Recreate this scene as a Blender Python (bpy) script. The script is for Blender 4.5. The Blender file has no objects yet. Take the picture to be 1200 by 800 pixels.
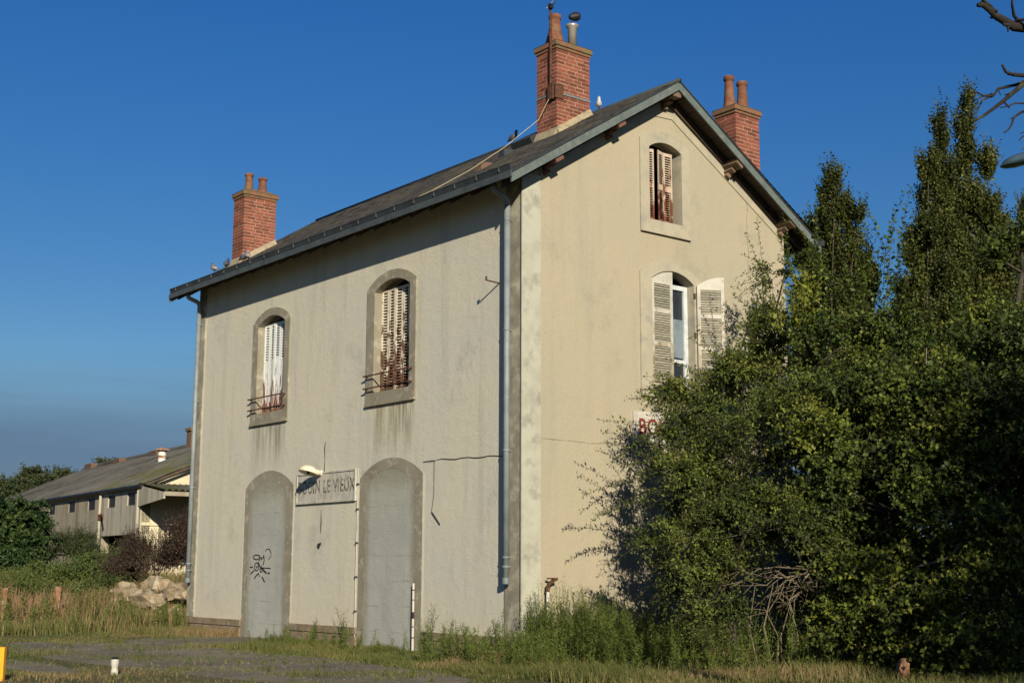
import bpy, math, random
import numpy as np
from mathutils import Vector, Matrix
from mathutils.geometry import tessellate_polygon

R = math.radians
random.seed(7)
rng = np.random.default_rng(11)
scene = bpy.context.scene
col = scene.collection

# ------------------------------------------------------------------ camera, sky, sun, exposure
CAM = np.array([15.915, -12.994, 1.25])
RX = np.array([0.6270, 0.7790, 0.0033]); RX /= np.linalg.norm(RX)
FW = np.array([-0.7684, 0.6182, 0.1689]); FW -= RX * FW.dot(RX); FW /= np.linalg.norm(FW)
UP = np.cross(RX, FW)
FOC = 1559.9
cam = bpy.data.cameras.new('camera')
cam_o = bpy.data.objects.new('camera', cam); col.objects.link(cam_o)
cam.sensor_width = 36; cam.lens = 36 * FOC / 1200; cam.clip_start = 0.1; cam.clip_end = 3000
m = Matrix.Identity(4)
for i in range(3):
    m[i][0], m[i][1], m[i][2], m[i][3] = RX[i], UP[i], -FW[i], CAM[i]
cam_o.matrix_world = m
scene.camera = cam_o

SUN = Vector((0.84, -0.42, 0.355)).normalized()
sun_el = math.asin(SUN.z); sun_az = math.atan2(SUN.x, SUN.y)
w = bpy.data.worlds.new('World'); scene.world = w; w.use_nodes = True
nt = w.node_tree; nt.nodes.clear()
def wn(t): return nt.nodes.new(t)
out = wn('ShaderNodeOutputWorld'); bg = wn('ShaderNodeBackground'); sky = wn('ShaderNodeTexSky')
sky.sky_type = 'NISHITA'; sky.sun_disc = False; sky.sun_elevation = sun_el; sky.sun_rotation = sun_az
sky.altitude = 100; sky.air_density = 1.0; sky.dust_density = 0.3; sky.ozone_density = 3.0
hsv = wn('ShaderNodeHueSaturation'); hsv.inputs['Saturation'].default_value = 1.32; hsv.inputs['Value'].default_value = 1.0
tint = wn('ShaderNodeMix'); tint.data_type = 'RGBA'; tint.blend_type = 'MULTIPLY'; tint.inputs[0].default_value = 1; tint.inputs[7].default_value = (0.81, 0.825, 1.03, 1)
nt.links.new(sky.outputs[0], hsv.inputs['Color']); nt.links.new(hsv.outputs[0], tint.inputs[6])
# a low bank of grey-blue cloud all round the horizon
tc = wn('ShaderNodeTexCoord'); sx = wn('ShaderNodeSeparateXYZ'); nt.links.new(tc.outputs['Generated'], sx.inputs[0])
nz = wn('ShaderNodeTexNoise'); nz.inputs['Scale'].default_value = 1.6; nz.inputs['Detail'].default_value = 5; nz.inputs['Roughness'].default_value = 0.6
mpg = wn('ShaderNodeMapping'); mpg.inputs['Scale'].default_value = (1, 1, 9); nt.links.new(tc.outputs['Generated'], mpg.inputs[0]); nt.links.new(mpg.outputs[0], nz.inputs['Vector'])
ma = wn('ShaderNodeMath'); ma.operation = 'MULTIPLY_ADD'; ma.inputs[1].default_value = 0.06; nt.links.new(nz.outputs['Fac'], ma.inputs[0]); nt.links.new(sx.outputs['Z'], ma.inputs[2])
mr = wn('ShaderNodeMapRange'); mr.interpolation_type = 'SMOOTHSTEP'
mr.inputs['From Min'].default_value = 0.112; mr.inputs['From Max'].default_value = 0.186; mr.inputs['To Min'].default_value = 0.85; mr.inputs['To Max'].default_value = 0.0
nt.links.new(ma.outputs[0], mr.inputs['Value'])
tg = wn('ShaderNodeMapRange'); tg.inputs['From Min'].default_value = 0.14; tg.inputs['From Max'].default_value = 0.40; nt.links.new(sx.outputs['Z'], tg.inputs['Value'])
tm = wn('ShaderNodeMix'); tm.data_type = 'RGBA'; nt.links.new(tg.outputs[0], tm.inputs[0]); tm.inputs[6].default_value = (0.80, 0.79, 0.82, 1); tm.inputs[7].default_value = (0.82, 0.86, 1.09, 1); nt.links.new(tm.outputs[2], tint.inputs[7])
mx = wn('ShaderNodeMix'); mx.data_type = 'RGBA'; nt.links.new(mr.outputs[0], mx.inputs[0]); nt.links.new(tint.outputs[2], mx.inputs[6])
mx.inputs[7].default_value = (1.1, 1.84, 3.15, 1)
nt.links.new(mx.outputs[2], bg.inputs[0]); bg.inputs[1].default_value = 0.062
nt.links.new(bg.outputs[0], out.inputs[0])

sl = bpy.data.lights.new('sun', 'SUN'); sl.energy = 5.0; sl.angle = R(0.5); sl.color = (1.0, 0.90, 0.74)
so = bpy.data.objects.new('sun', sl); col.objects.link(so)
so.rotation_euler = SUN.to_track_quat('Z', 'Y').to_euler(); so.location = (30, -20, 25)
scene.view_settings.view_transform = 'Standard'; scene.view_settings.look = 'None'
scene.view_settings.exposure = 0.45; scene.view_settings.gamma = 1.0
scene.cycles.max_bounces = 6

def at(px, py, s):
    """world point at horizontal distance s along the sight line of a point of the 1200x800 photograph"""
    d = FW * FOC + RX * (px - 600) - UP * (py - 400)
    return CAM + d * s / math.hypot(d[0], d[1])

# ------------------------------------------------------------------ helpers
ORG = {}
def tag(o, label=None, cat=None, group=None, kind=None):
    if label: o['label'] = label
    if cat: o['category'] = cat
    if group: o['group'] = group
    if kind: o['kind'] = kind
    return o
def thing(name, label, cat, loc=(0, 0, 0), group=None):
    o = bpy.data.objects.new(name, None); col.objects.link(o); o.location = loc
    o.empty_display_size = 0.2; ORG[o.name] = Vector(loc)
    return tag(o, label, cat, group)
def org(p): return ORG.get(p.name, Vector((0, 0, 0))) if p else Vector((0, 0, 0))
def link_mesh(name, me, mat, parent=None):
    o = bpy.data.objects.new(name, me); col.objects.link(o)
    if mat and not me.materials: me.materials.append(mat)
    if parent:
        o.parent = parent; ORG[o.name] = org(parent)
    return o

class MB:
    def __init__(s): s.v = []; s.f = []
    def add(s, vs, fs):
        n = len(s.v); s.v += [tuple(v) for v in vs]; s.f += [tuple(i + n for i in f) for f in fs]; return s
    def box(s, a, b):
        x0, x1 = sorted((a[0], b[0])); y0, y1 = sorted((a[1], b[1])); z0, z1 = sorted((a[2], b[2]))
        return s.add([(x0,y0,z0),(x1,y0,z0),(x1,y1,z0),(x0,y1,z0),(x0,y0,z1),(x1,y0,z1),(x1,y1,z1),(x0,y1,z1)],
            [(0,3,2,1),(4,5,6,7),(0,1,5,4),(1,2,6,5),(2,3,7,6),(3,0,4,7)])
    def obox(s, c, ax, ay, az):
        """box from centre and three half vectors"""
        c, ax, ay, az = map(Vector, (c, ax, ay, az))
        vs = [c + ax*i + ay*j + az*k for k in (-1, 1) for j in (-1, 1) for i in (-1, 1)]
        return s.add(vs, [(0,2,3,1),(4,5,7,6),(0,1,5,4),(1,3,7,5),(3,2,6,7),(2,0,4,6)])
    def tube(s, pts, rad, n=6, cap=True):
        pts = [Vector(p) for p in pts]; k = len(pts)
        if not hasattr(rad, '__len__'): rad = [rad] * k
        vs = []; up = None
        for i, p in enumerate(pts):
            t = (pts[min(i+1, k-1)] - pts[max(i-1, 0)])
            t = t.normalized() if t.length > 1e-9 else Vector((0, 0, 1))
            if up is None: up = t.orthogonal().normalized()
            up = (up - t * up.dot(t)); up = up.normalized() if up.length > 1e-6 else t.orthogonal().normalized()
            b = t.cross(up)
            vs += [p + (up * math.cos(2*math.pi*j/n) + b * math.sin(2*math.pi*j/n)) * rad[i] for j in range(n)]
        fs = [(i*n+j, i*n+(j+1) % n, (i+1)*n+(j+1) % n, (i+1)*n+j) for i in range(k-1) for j in range(n)]
        if cap: fs += [tuple(range(n))[::-1], tuple((k-1)*n + j for j in range(n))]
        return s.add(vs, fs)
    def lathe(s, c, prof, n=16, axis=None):
        """prof: (radius, height) list about a vertical axis through c (or a given axis)"""
        c = Vector(c); a = Vector(axis).normalized() if axis else Vector((0, 0, 1))
        u = a.orthogonal().normalized() if axis else Vector((1, 0, 0)); v = a.cross(u)
        vs = [c + a*h + (u*math.cos(2*math.pi*j/n) + v*math.sin(2*math.pi*j/n))*r for r, h in prof for j in range(n)]
        k = len(prof)
        fs = [(i*n+j, i*n+(j+1) % n, (i+1)*n+(j+1) % n, (i+1)*n+j) for i in range(k-1) for j in range(n)]
        fs += [tuple(range(n))[::-1], tuple((k-1)*n + j for j in range(n))]
        return s.add(vs, fs)
    def slab(s, fr, outer, holes, d0, d1, back=False):
        """polygon with holes in a wall frame fr(a,z,d), front face at depth d1, edges going back to d0"""
        loops = [outer] + list(holes)
        tris = tessellate_polygon([[Vector((a, z, 0)) for a, z in l] for l in loops])
        flat = [p for l in loops for p in l]
        s.add([fr(a, z, d1) for a, z in flat], tris)
        if back: s.add([fr(a, z, d0) for a, z in flat], tris)
        for l in loops:
            k = len(l)
            s.add([fr(a, z, d1) for a, z in l] + [fr(a, z, d0) for a, z in l], [(i, (i+1) % k, k+(i+1) % k, k+i) for i in range(k)])
        return s
    def build(s, name, mat, parent=None, smooth=False, bevel=0):
        o = org(parent)
        me = bpy.data.meshes.new(name)
        me.from_pydata([(v[0]-o.x, v[1]-o.y, v[2]-o.z) for v in s.v], [], s.f); me.update()
        if smooth: me.polygons.foreach_set('use_smooth', [True]*len(me.polygons))
        ob = link_mesh(name, me, mat, parent)
        if bevel:
            b = ob.modifiers.new('bevel', 'BEVEL'); b.width = bevel; b.segments = 2; b.limit_method = 'ANGLE'
        return ob

def arrays_mesh(name, V, F, mat, parent=None, tone=None):
    """V (n,3) world points, F (m,k) faces of k corners each"""
    o = org(parent); V = np.asarray(V, np.float32) - np.array(o, np.float32)
    me = bpy.data.meshes.new(name); k = F.shape[1]
    me.vertices.add(len(V)); me.vertices.foreach_set('co', V.ravel())
    me.loops.add(F.size); me.loops.foreach_set('vertex_index', F.astype(np.int32).ravel())
    me.polygons.add(len(F)); me.polygons.foreach_set('loop_start', np.arange(0, F.size, k, dtype=np.int32))
    me.update(calc_edges=True)
    if tone is not None:
        a = me.attributes.new('tone', 'FLOAT', 'POINT'); a.data.foreach_set('value', np.asarray(tone, np.float32))
    return link_mesh(name, me, mat, parent)

# ------------------------------------------------------------------ materials
def new_mat(name):
    m = bpy.data.materials.new(name); m.use_nodes = True
    t = m.node_tree; p = t.nodes['Principled BSDF']
    return m, t, p
class N:
    def __init__(s, t): s.t = t; s.pos = None
    def n(s, ty, **kw):
        x = s.t.nodes.new(ty)
        for k, v in kw.items(): setattr(x, k, v)
        return x
    def coord(s, scale=(1, 1, 1)):
        g = s.n('ShaderNodeTexCoord'); mp = s.n('ShaderNodeMapping'); mp.inputs['Scale'].default_value = scale
        s.t.links.new(g.outputs['Object'], mp.inputs['Vector']); return mp.outputs[0]
    def noise(s, scale, detail=4, rough=0.55, st=(1, 1, 1), dist=0):
        x = s.n('ShaderNodeTexNoise'); x.inputs['Scale'].default_value = scale; x.inputs['Detail'].default_value = detail
        x.inputs['Roughness'].default_value = rough; x.inputs['Distortion'].default_value = dist
        s.t.links.new(s.coord(st), x.inputs['Vector']); return x.outputs['Fac']
    def step(s, v, a, b, lo=0, hi=1):
        x = s.n('ShaderNodeMapRange'); x.interpolation_type = 'SMOOTHSTEP'
        x.inputs['From Min'].default_value = a; x.inputs['From Max'].default_value = b; x.inputs['To Min'].default_value = lo; x.inputs['To Max'].default_value = hi
        s.t.links.new(v, x.inputs['Value']); return x.outputs[0]
    def op(s, o, a, b=None):
        x = s.n('ShaderNodeMath', operation=o)
        for i, v in enumerate((a, b)):
            if v is None: continue
            if isinstance(v, (int, float)): x.inputs[i].default_value = v
            else: s.t.links.new(v, x.inputs[i])
        return x.outputs[0]
    def mix(s, f, a, b):
        x = s.n('ShaderNodeMix', data_type='RGBA')
        for i, v in ((0, f), (6, a), (7, b)):
            if isinstance(v, (int, float)): x.inputs[i].default_value = v
            elif isinstance(v, tuple): x.inputs[i].default_value = (*v, 1) if len(v) == 3 else v
            else: s.t.links.new(v, x.inputs[i])
        return x.outputs[2]
    def xyz(s):
        g = s.n('ShaderNodeNewGeometry'); q = s.n('ShaderNodeSeparateXYZ'); s.t.links.new(g.outputs['Position'], q.inputs[0]); return q.outputs
    def bump(s, p, h, strength=0.3, dist=0.02):
        b = s.n('ShaderNodeBump'); b.inputs['Strength'].default_value = strength; b.inputs['Distance'].default_value = dist
        s.t.links.new(h, b.inputs['Height']); s.t.links.new(b.outputs[0], p.inputs['Normal'])
def mat_simple(name, base, alt=None, sc=6.0, lo=0.4, hi=0.65, rough=0.8, metal=0.0, bsc=40.0, bst=0.2, bd=0.01, alt2=None, sc2=1.3, st=(1, 1, 1), spec=0.3, rnd=0.0):
    m, t, p = new_mat(name); n = N(t); c = base
    if alt: c = n.mix(n.step(n.noise(sc, 5, 0.6, st), lo, hi), base, alt)
    if alt2: c = n.mix(n.step(n.noise(sc2, 6, 0.65), 0.48, 0.68), c, alt2)
    if rnd:
        oi = n.n('ShaderNodeObjectInfo'); h = n.n('ShaderNodeHueSaturation')
        t.links.new(n.step(oi.outputs['Random'], 0, 1, 1-rnd, 1+rnd), h.inputs['Value'])
        if isinstance(c, tuple): h.inputs['Color'].default_value = (*c, 1)
        else: t.links.new(c, h.inputs['Color'])
        c = h.outputs[0]
    if isinstance(c, tuple): p.inputs['Base Color'].default_value = (*c, 1)
    else: t.links.new(c, p.inputs['Base Color'])
    p.inputs['Roughness'].default_value = rough; p.inputs['Metallic'].default_value = metal
    p.inputs['Specular IOR Level'].default_value = spec
    if bst: n.bump(p, n.noise(bsc, 5, 0.6), bst, bd)
    return m

def mat_render(name, base, warm, grey, stains, axis, base_dirt, edges=(), crack=None):
    """weathered lime render: patches, vertical run marks, soot and green under sills, splash dirt at the foot"""
    m, t, p = new_mat(name); n = N(t); x = n.xyz(); a = x[axis]; z = x[2]
    c = n.mix(n.step(n.noise(0.55, 6, 0.62), 0.36, 0.66), base, warm)
    c = n.mix(n.op('MULTIPLY', n.step(n.noise(1.0, 7, 0.68, (2.6, 2.6, 0.22)), 0.48, 0.72), 0.6), c, grey)
    c = n.mix(n.op('MULTIPLY', n.step(n.noise(0.9, 8, 0.72), 0.53, 0.69), 0.45), c, tuple(v*0.8 for v in grey))
    spk = n.step(n.noise(22, 4, 0.8), 0.55, 0.68)
    c = n.mix(n.op('MULTIPLY', spk, 0.28), c, tuple(v*0.6 for v in grey))
    for (cx, hw, z1, ln, amt, colr) in stains:
        d = n.op('ABSOLUTE', n.op('SUBTRACT', a, cx))
        msk = n.op('MULTIPLY', n.step(d, hw*0.7, hw*1.15, 1, 0), n.step(z, z1-ln, z1, 0, 1))
        msk = n.op('MULTIPLY', msk, n.step(z, z1, z1+0.02, 1, 0))
        msk = n.op('MULTIPLY', msk, n.step(n.noise(2.2, 5, 0.65, (4.2, 4.2, 0.3)), 0.36, 0.62))
        c = n.mix(n.op('MULTIPLY', msk, amt), c, colr)
    for (ex, z1) in edges:
        d = n.op('ABSOLUTE', n.op('SUBTRACT', a, ex))
        msk = n.op('MULTIPLY', n.step(n.op('ADD', d, n.op('MULTIPLY', n.noise(7, 4, 0.7, (1, 1, 0.5)), 0.06)), 0.05, 0.065, 1, 0), n.step(z, z1-0.1, z1, 1, 0))
        c = n.mix(n.op('MULTIPLY', msk, 0.8), c, (0.62, 0.58, 0.47))
    if crack:
        d = n.op('ABSOLUTE', n.op('SUBTRACT', n.op('ADD', a, n.op('MULTIPLY', n.noise(2.2, 5, 0.7), 0.22)), 5.5))
        c = n.mix(n.op('MULTIPLY', n.step(d, 0.003, 0.011, 1, 0), n.step(z, 6.2, 6.6, 0, 0.7)), c, (0.17, 0.14, 0.1))
        d = n.op('ABSOLUTE', n.op('SUBTRACT', n.op('ADD', z, n.op('MULTIPLY', n.noise(1.3, 5, 0.7), 0.12)), crack+0.06))
        c = n.mix(n.op('MULTIPLY', n.step(d, 0.004, 0.012, 1, 0), n.step(n.noise(2.0, 4, 0.6), 0.4, 0.55, 0.1, 0.8)), c, (0.16, 0.13, 0.09))
    ft = n.op('MULTIPLY', n.step(n.op('ADD', z, n.op('MULTIPLY', n.noise(1.6, 6, 0.65), 1.2)), 0.55, 1.7, 1, 0), 0.75)
    c = n.mix(ft, c, base_dirt)
    t.links.new(c, p.inputs['Base Color']); p.inputs['Roughness'].default_value = 0.93; p.inputs['Specular IOR Level'].default_value = 0.15
    h = n.op('ADD', n.op('MULTIPLY', n.noise(48, 4, 0.75), 1.0), n.op('MULTIPLY', n.noise(6, 5, 0.65), 1.4))
    n.bump(p, h, 0.62, 0.013)
    return m

MAT = {}
MAT['front'] = mat_render('front_render', (0.49, 0.47, 0.385), (0.525, 0.488, 0.375), (0.375, 0.365, 0.30),
    [(-3.65, 0.74, 4.15, 1.25, 0.9, (0.27, 0.24, 0.145)), (-3.3, 0.3, 4.1, 1.0, 0.6, (0.2, 0.175, 0.11)), (-8.08, 0.72, 4.15, 1.2, 0.8, (0.25, 0.225, 0.155)), (-7.85, 0.25, 4.1, 0.9, 0.6, (0.17, 0.16, 0.11)),
     (-4.5, 0.1, 3.0, 3.0, 0.4, (0.26, 0.24, 0.19)), (-6.0, 0.3, 2.5, 1.4, 0.3, (0.3, 0.27, 0.2))], 0, (0.53, 0.475, 0.35), edges=((-2.60, 2.9), (-4.63, 2.9), (-6.97, 2.9), (-9.0, 2.9), (-11.12, 6.9)))
MAT['gable'] = mat_render('gable_render', (0.338, 0.304, 0.212), (0.36, 0.313, 0.218), (0.29, 0.27, 0.205),
    [(3.23, 0.62, 7.0, 0.9, 0.45, (0.34, 0.29, 0.18)), (3.3, 0.75, 4.15, 0.9, 0.5, (0.3, 0.27, 0.18)), (6.3, 0.8, 8.2, 2.8, 0.4, (0.3, 0.27, 0.19))], 1, (0.34, 0.28, 0.185), crack=3.27)
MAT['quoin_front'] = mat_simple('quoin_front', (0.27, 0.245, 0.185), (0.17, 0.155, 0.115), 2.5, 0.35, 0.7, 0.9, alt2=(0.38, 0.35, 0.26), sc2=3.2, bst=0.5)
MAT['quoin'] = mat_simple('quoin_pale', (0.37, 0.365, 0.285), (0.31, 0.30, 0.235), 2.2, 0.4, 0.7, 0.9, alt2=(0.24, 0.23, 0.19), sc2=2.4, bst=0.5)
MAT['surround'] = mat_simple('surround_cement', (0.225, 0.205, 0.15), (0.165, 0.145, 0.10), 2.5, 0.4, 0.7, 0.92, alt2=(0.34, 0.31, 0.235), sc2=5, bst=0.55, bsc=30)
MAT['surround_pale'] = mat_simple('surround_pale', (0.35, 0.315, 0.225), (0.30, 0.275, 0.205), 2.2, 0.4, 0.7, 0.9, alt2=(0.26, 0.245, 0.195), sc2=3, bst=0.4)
def mat_infill():
    m, t, p = new_mat('infill_cement'); n = N(t)
    c = n.mix(n.step(n.noise(0.9, 6, 0.65), 0.38, 0.66), (0.305, 0.315, 0.28), (0.36, 0.362, 0.312))
    c = n.mix(n.op('MULTIPLY', n.step(n.noise(1.2, 7, 0.7, (3, 3, 0.35)), 0.5, 0.72), 0.55), c, (0.25, 0.25, 0.215))
    z = n.xyz()[2]
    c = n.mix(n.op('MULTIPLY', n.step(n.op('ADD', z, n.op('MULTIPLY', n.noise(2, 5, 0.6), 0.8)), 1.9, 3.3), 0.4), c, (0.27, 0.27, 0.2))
    jz = n.op('ABSOLUTE', n.op('SUBTRACT', n.op('FRACT', n.op('DIVIDE', n.op('ADD', n.xyz()[2], n.op('MULTIPLY', n.noise(1.5, 3), 0.05)), 0.43)), 0.5))
    c = n.mix(n.op('MULTIPLY', n.step(jz, 0.012, 0.035, 1, 0), n.step(n.noise(1.8, 4, 0.6), 0.45, 0.62, 0, 0.55)), c, (0.19, 0.19, 0.16))
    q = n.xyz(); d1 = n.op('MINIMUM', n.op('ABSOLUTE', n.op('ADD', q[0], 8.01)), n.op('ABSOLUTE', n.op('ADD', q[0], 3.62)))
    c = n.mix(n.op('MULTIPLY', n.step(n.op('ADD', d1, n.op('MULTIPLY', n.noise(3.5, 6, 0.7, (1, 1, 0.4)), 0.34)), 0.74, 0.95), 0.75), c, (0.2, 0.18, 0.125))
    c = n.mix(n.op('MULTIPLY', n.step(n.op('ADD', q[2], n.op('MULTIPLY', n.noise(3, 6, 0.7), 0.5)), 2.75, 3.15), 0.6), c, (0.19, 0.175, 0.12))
    c = n.mix(n.op('MULTIPLY', n.step(n.noise(14, 4, 0.7), 0.58, 0.7), 0.3), c, (0.42, 0.41, 0.36))
    t.links.new(c, p.inputs['Base Color']); p.inputs['Roughness'].default_value = 0.9; p.inputs['Specular IOR Level'].default_value = 0.2
    n.bump(p, n.op('ADD', n.noise(40, 5, 0.7), n.op('MULTIPLY', n.noise(3.5, 5, 0.65, (1, 1, 1.8)), 2.2)), 0.5, 0.012)
    return m
MAT['infill'] = mat_infill()
MAT['plinth'] = mat_simple('plinth_stone', (0.21, 0.155, 0.095), (0.15, 0.12, 0.08), 4, 0.4, 0.65, 0.9, alt2=(0.27, 0.23, 0.15), sc2=6, bst=0.6)
MAT['zinc'] = mat_simple('old_zinc', (0.17, 0.20, 0.20), (0.12, 0.145, 0.15), 3, 0.4, 0.7, 0.6, 0.25, bst=0.15, alt2=(0.22, 0.235, 0.22), sc2=7)
MAT['fascia'] = mat_simple('fascia_zinc', (0.068, 0.082, 0.082), (0.05, 0.06, 0.062), 3, 0.4, 0.7, 0.6, 0.2, bst=0.15, alt2=(0.085, 0.095, 0.09), sc2=7)
MAT['zinc_dark'] = mat_simple('dark_zinc', (0.04, 0.047, 0.048), (0.028, 0.032, 0.033), 3, 0.4, 0.7, 0.6, 0.2, bst=0.15)
MAT['barge'] = mat_simple('barge_paint', (0.105, 0.13, 0.118), (0.08, 0.1, 0.092), 4, 0.4, 0.7, 0.7, bst=0.3, alt2=(0.14, 0.15, 0.13), sc2=9)
MAT['pipe'] = mat_simple('downpipe_zinc', (0.205, 0.23, 0.232), (0.15, 0.175, 0.178), 4, 0.4, 0.7, 0.6, 0.15, bst=0.1, bsc=20)
MAT['soffit'] = mat_simple('soffit_boards', (0.085, 0.06, 0.042), (0.05, 0.036, 0.028), 5, 0.35, 0.65, 0.85, st=(6, 1, 1), bst=0.4)
MAT['purlin'] = mat_simple('purlin_wood', (0.17, 0.08, 0.052), (0.1, 0.055, 0.04), 6, 0.35, 0.65, 0.85, st=(1, 5, 5), bst=0.4)
MAT['purlin_pale'] = mat_simple('purlin_pale', (0.17, 0.115, 0.072), (0.11, 0.075, 0.048), 6, 0.35, 0.65, 0.85, bst=0.4)
def mat_slate():
    m, t, p = new_mat('roof_slate'); n = N(t)
    g_ = n.n('ShaderNodeNewGeometry'); c = n.mix(g_.outputs['Random Per Island'], (0.032, 0.03, 0.028), (0.075, 0.068, 0.058))
    c = n.mix(n.op('MULTIPLY', n.step(n.noise(1.8, 6, 0.7), 0.48, 0.66), 0.7), c, (0.105, 0.092, 0.05))
    c = n.mix(n.step(n.noise(13, 3, 0.8), 0.66, 0.72), c, (0.24, 0.225, 0.17))
    t.links.new(c, p.inputs['Base Color']); p.inputs['Roughness'].default_value = 0.8; p.inputs['Specular IOR Level'].default_value = 0.25
    n.bump(p, n.noise(30, 4, 0.7), 0.4, 0.008); return m
MAT['slate'] = mat_slate()
MAT['deck'] = mat_simple('roof_deck', (0.05, 0.045, 0.04), bst=0)
MAT['brick'] = mat_simple('chimney_brick', (0.215, 0.058, 0.033), (0.15, 0.043, 0.027), 9, 0.35, 0.65, 0.9, alt2=(0.155, 0.065, 0.04), sc2=2.4, bst=0.4, bsc=60, rnd=0.32)
MAT['brick2'] = mat_simple('chimney_brick_joined', (0.24, 0.066, 0.036), (0.17, 0.05, 0.03), 9, 0.35, 0.65, 0.9, alt2=(0.17, 0.07, 0.045), sc2=3, bst=0.4, bsc=60)
MAT['mortar'] = mat_simple('mortar', (0.31, 0.225, 0.15), (0.2, 0.14, 0.09), 6, 0.4, 0.65, 0.95, bst=0.4)
MAT['cap'] = mat_simple('chimney_cap', (0.2, 0.09, 0.05), (0.12, 0.085, 0.045), 8, 0.4, 0.62, 0.95, alt2=(0.13, 0.125, 0.05), sc2=5, bst=0.6)
MAT['pot'] = mat_simple('terracotta', (0.2, 0.075, 0.036), (0.12, 0.048, 0.026), 7, 0.35, 0.6, 0.85, alt2=(0.15, 0.11, 0.055), sc2=6, bst=0.3)
MAT['flue'] = mat_simple('steel_flue', (0.42, 0.39, 0.34), (0.25, 0.225, 0.19), 3, 0.4, 0.7, 0.35, 0.5, bst=0.05)
MAT['black'] = mat_simple('black_metal', (0.015, 0.015, 0.016), rough=0.5, bst=0)
MAT['rust'] = mat_simple('rusty_iron', (0.12, 0.052, 0.028), (0.06, 0.03, 0.02), 18, 0.4, 0.6, 0.85, 0.2, bst=0.4, bsc=80)
MAT['vent'] = mat_simple('shed_vent', (0.13, 0.075, 0.05), (0.08, 0.06, 0.042), 5, 0.4, 0.65, 0.9, bst=0.2)
MAT['lead'] = mat_simple('flashing', (0.30, 0.25, 0.16), (0.2, 0.18, 0.13), 8, 0.4, 0.65, 0.85, bst=0.4, alt2=(0.33, 0.25, 0.12), sc2=10)
MAT['white'] = mat_simple('white_plastic', (0.62, 0.60, 0.53), (0.48, 0.46, 0.4), 9, 0.45, 0.7, 0.5, bst=0.1)
def mat_paint(name, paint, paint2, thr, zlo, zhi, rust=(0.17, 0.062, 0.03), st=(1, 1, 0.5)):
    """old paint flaking off rusty or bare shutters, more of it low down where rain stands"""
    m, t, p = new_mat(name); n = N(t); z = n.xyz()[2]
    c = n.mix(n.step(n.noise(3, 4), 0.35, 0.7), paint, paint2)
    f = n.op('ADD', n.noise(9, 7, 0.72, st), n.step(z, zlo, zhi, 0.17, -0.06))
    c = n.mix(n.step(f, thr, thr+0.05), c, rust)
    c = n.mix(n.step(f, thr+0.12, thr+0.2), c, tuple(v*0.45 for v in rust))
    t.links.new(c, p.inputs['Base Color']); p.inputs['Roughness'].default_value = 0.75; p.inputs['Specular IOR Level'].default_value = 0.25
    n.bump(p, f, 0.4, 0.004); return m
MAT['shut_rust'] = mat_paint('flaking_white_heavy', (0.58, 0.53, 0.41), (0.48, 0.42, 0.31), 0.545, 4.2, 6.4, rust=(0.135, 0.07, 0.042))
MAT['shut_blue'] = mat_paint('flaking_white_pale', (0.64, 0.66, 0.62), (0.56, 0.58, 0.55), 0.575, 4.2, 6.0, st=(3, 3, 0.35))
MAT['shut_gable'] = mat_paint('flaking_white_attic', (0.46, 0.38, 0.28), (0.38, 0.30, 0.22), 0.54, 7.1, 8.6)
MAT['shut_wood'] = mat_paint('flaking_wood', (0.45, 0.43, 0.36), (0.34, 0.325, 0.265), 0.53, 4.2, 6.2, rust=(0.3, 0.26, 0.18))
MAT['slat'] = mat_simple('grey_slat', (0.27, 0.255, 0.19), (0.19, 0.175, 0.13), 8, 0.4, 0.65, 0.85, st=(1, 1, 8), bst=0.3, rnd=0.18)
MAT['win_frame'] = mat_simple('window_frame', (0.5, 0.53, 0.52), (0.4, 0.43, 0.43), 6, 0.4, 0.7, 0.6, bst=0.1)
MAT['glass'] = mat_simple('dusty_glass', (0.02, 0.025, 0.03), rough=0.12, bst=0, spec=0.6)
MAT['blue_panel'] = mat_simple('blue_panel', (0.16, 0.2, 0.22), (0.12, 0.155, 0.175), 5, 0.4, 0.65, 0.9, bst=0.2)
MAT['letter_black'] = mat_simple('worn_black_letter', (0.06, 0.054, 0.043), (0.26, 0.245, 0.2), 13, 0.44, 0.56, 0.8, st=(1, 1, 0.25), bst=0)
MAT['sign'] = mat_simple('sign_enamel', (0.44, 0.42, 0.345), (0.35, 0.335, 0.28), 6, 0.4, 0.68, 0.7, alt2=(0.26, 0.25, 0.205), sc2=4.5, st=(1.5, 1.5, 0.3), bst=0.15)
MAT['sign_white'] = mat_simple('sign_white', (0.46, 0.44, 0.37), (0.36, 0.34, 0.28), 5, 0.4, 0.7, 0.6, bst=0.1)
MAT['letter_red'] = mat_simple('red_letter', (0.2, 0.028, 0.025), (0.13, 0.022, 0.02), 8, 0.4, 0.7, 0.6, bst=0.1)
MAT['lamp'] = mat_simple('lamp_enamel', (0.72, 0.65, 0.48), (0.58, 0.5, 0.36), 8, 0.45, 0.7, 0.5, bst=0.05)
MAT['ink'] = mat_simple('spray_ink', (0.012, 0.012, 0.013), rough=0.7, bst=0)
MAT['wire'] = mat_simple('black_wire', (0.025, 0.022, 0.02), rough=0.7, bst=0)
MAT['cable_pale'] = mat_simple('pale_cable', (0.42, 0.36, 0.22), rough=0.7, bst=0)
MAT['bark'] = mat_simple('bark', (0.06, 0.05, 0.034), (0.032, 0.027, 0.02), 9, 0.35, 0.65, 0.95, st=(3, 3, 0.6), bst=0.7, bsc=25, bd=0.02)
MAT['bark_dead'] = mat_simple('dead_bark', (0.22, 0.18, 0.115), (0.13, 0.105, 0.07), 9, 0.35, 0.65, 0.95, bst=0.6)
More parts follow.
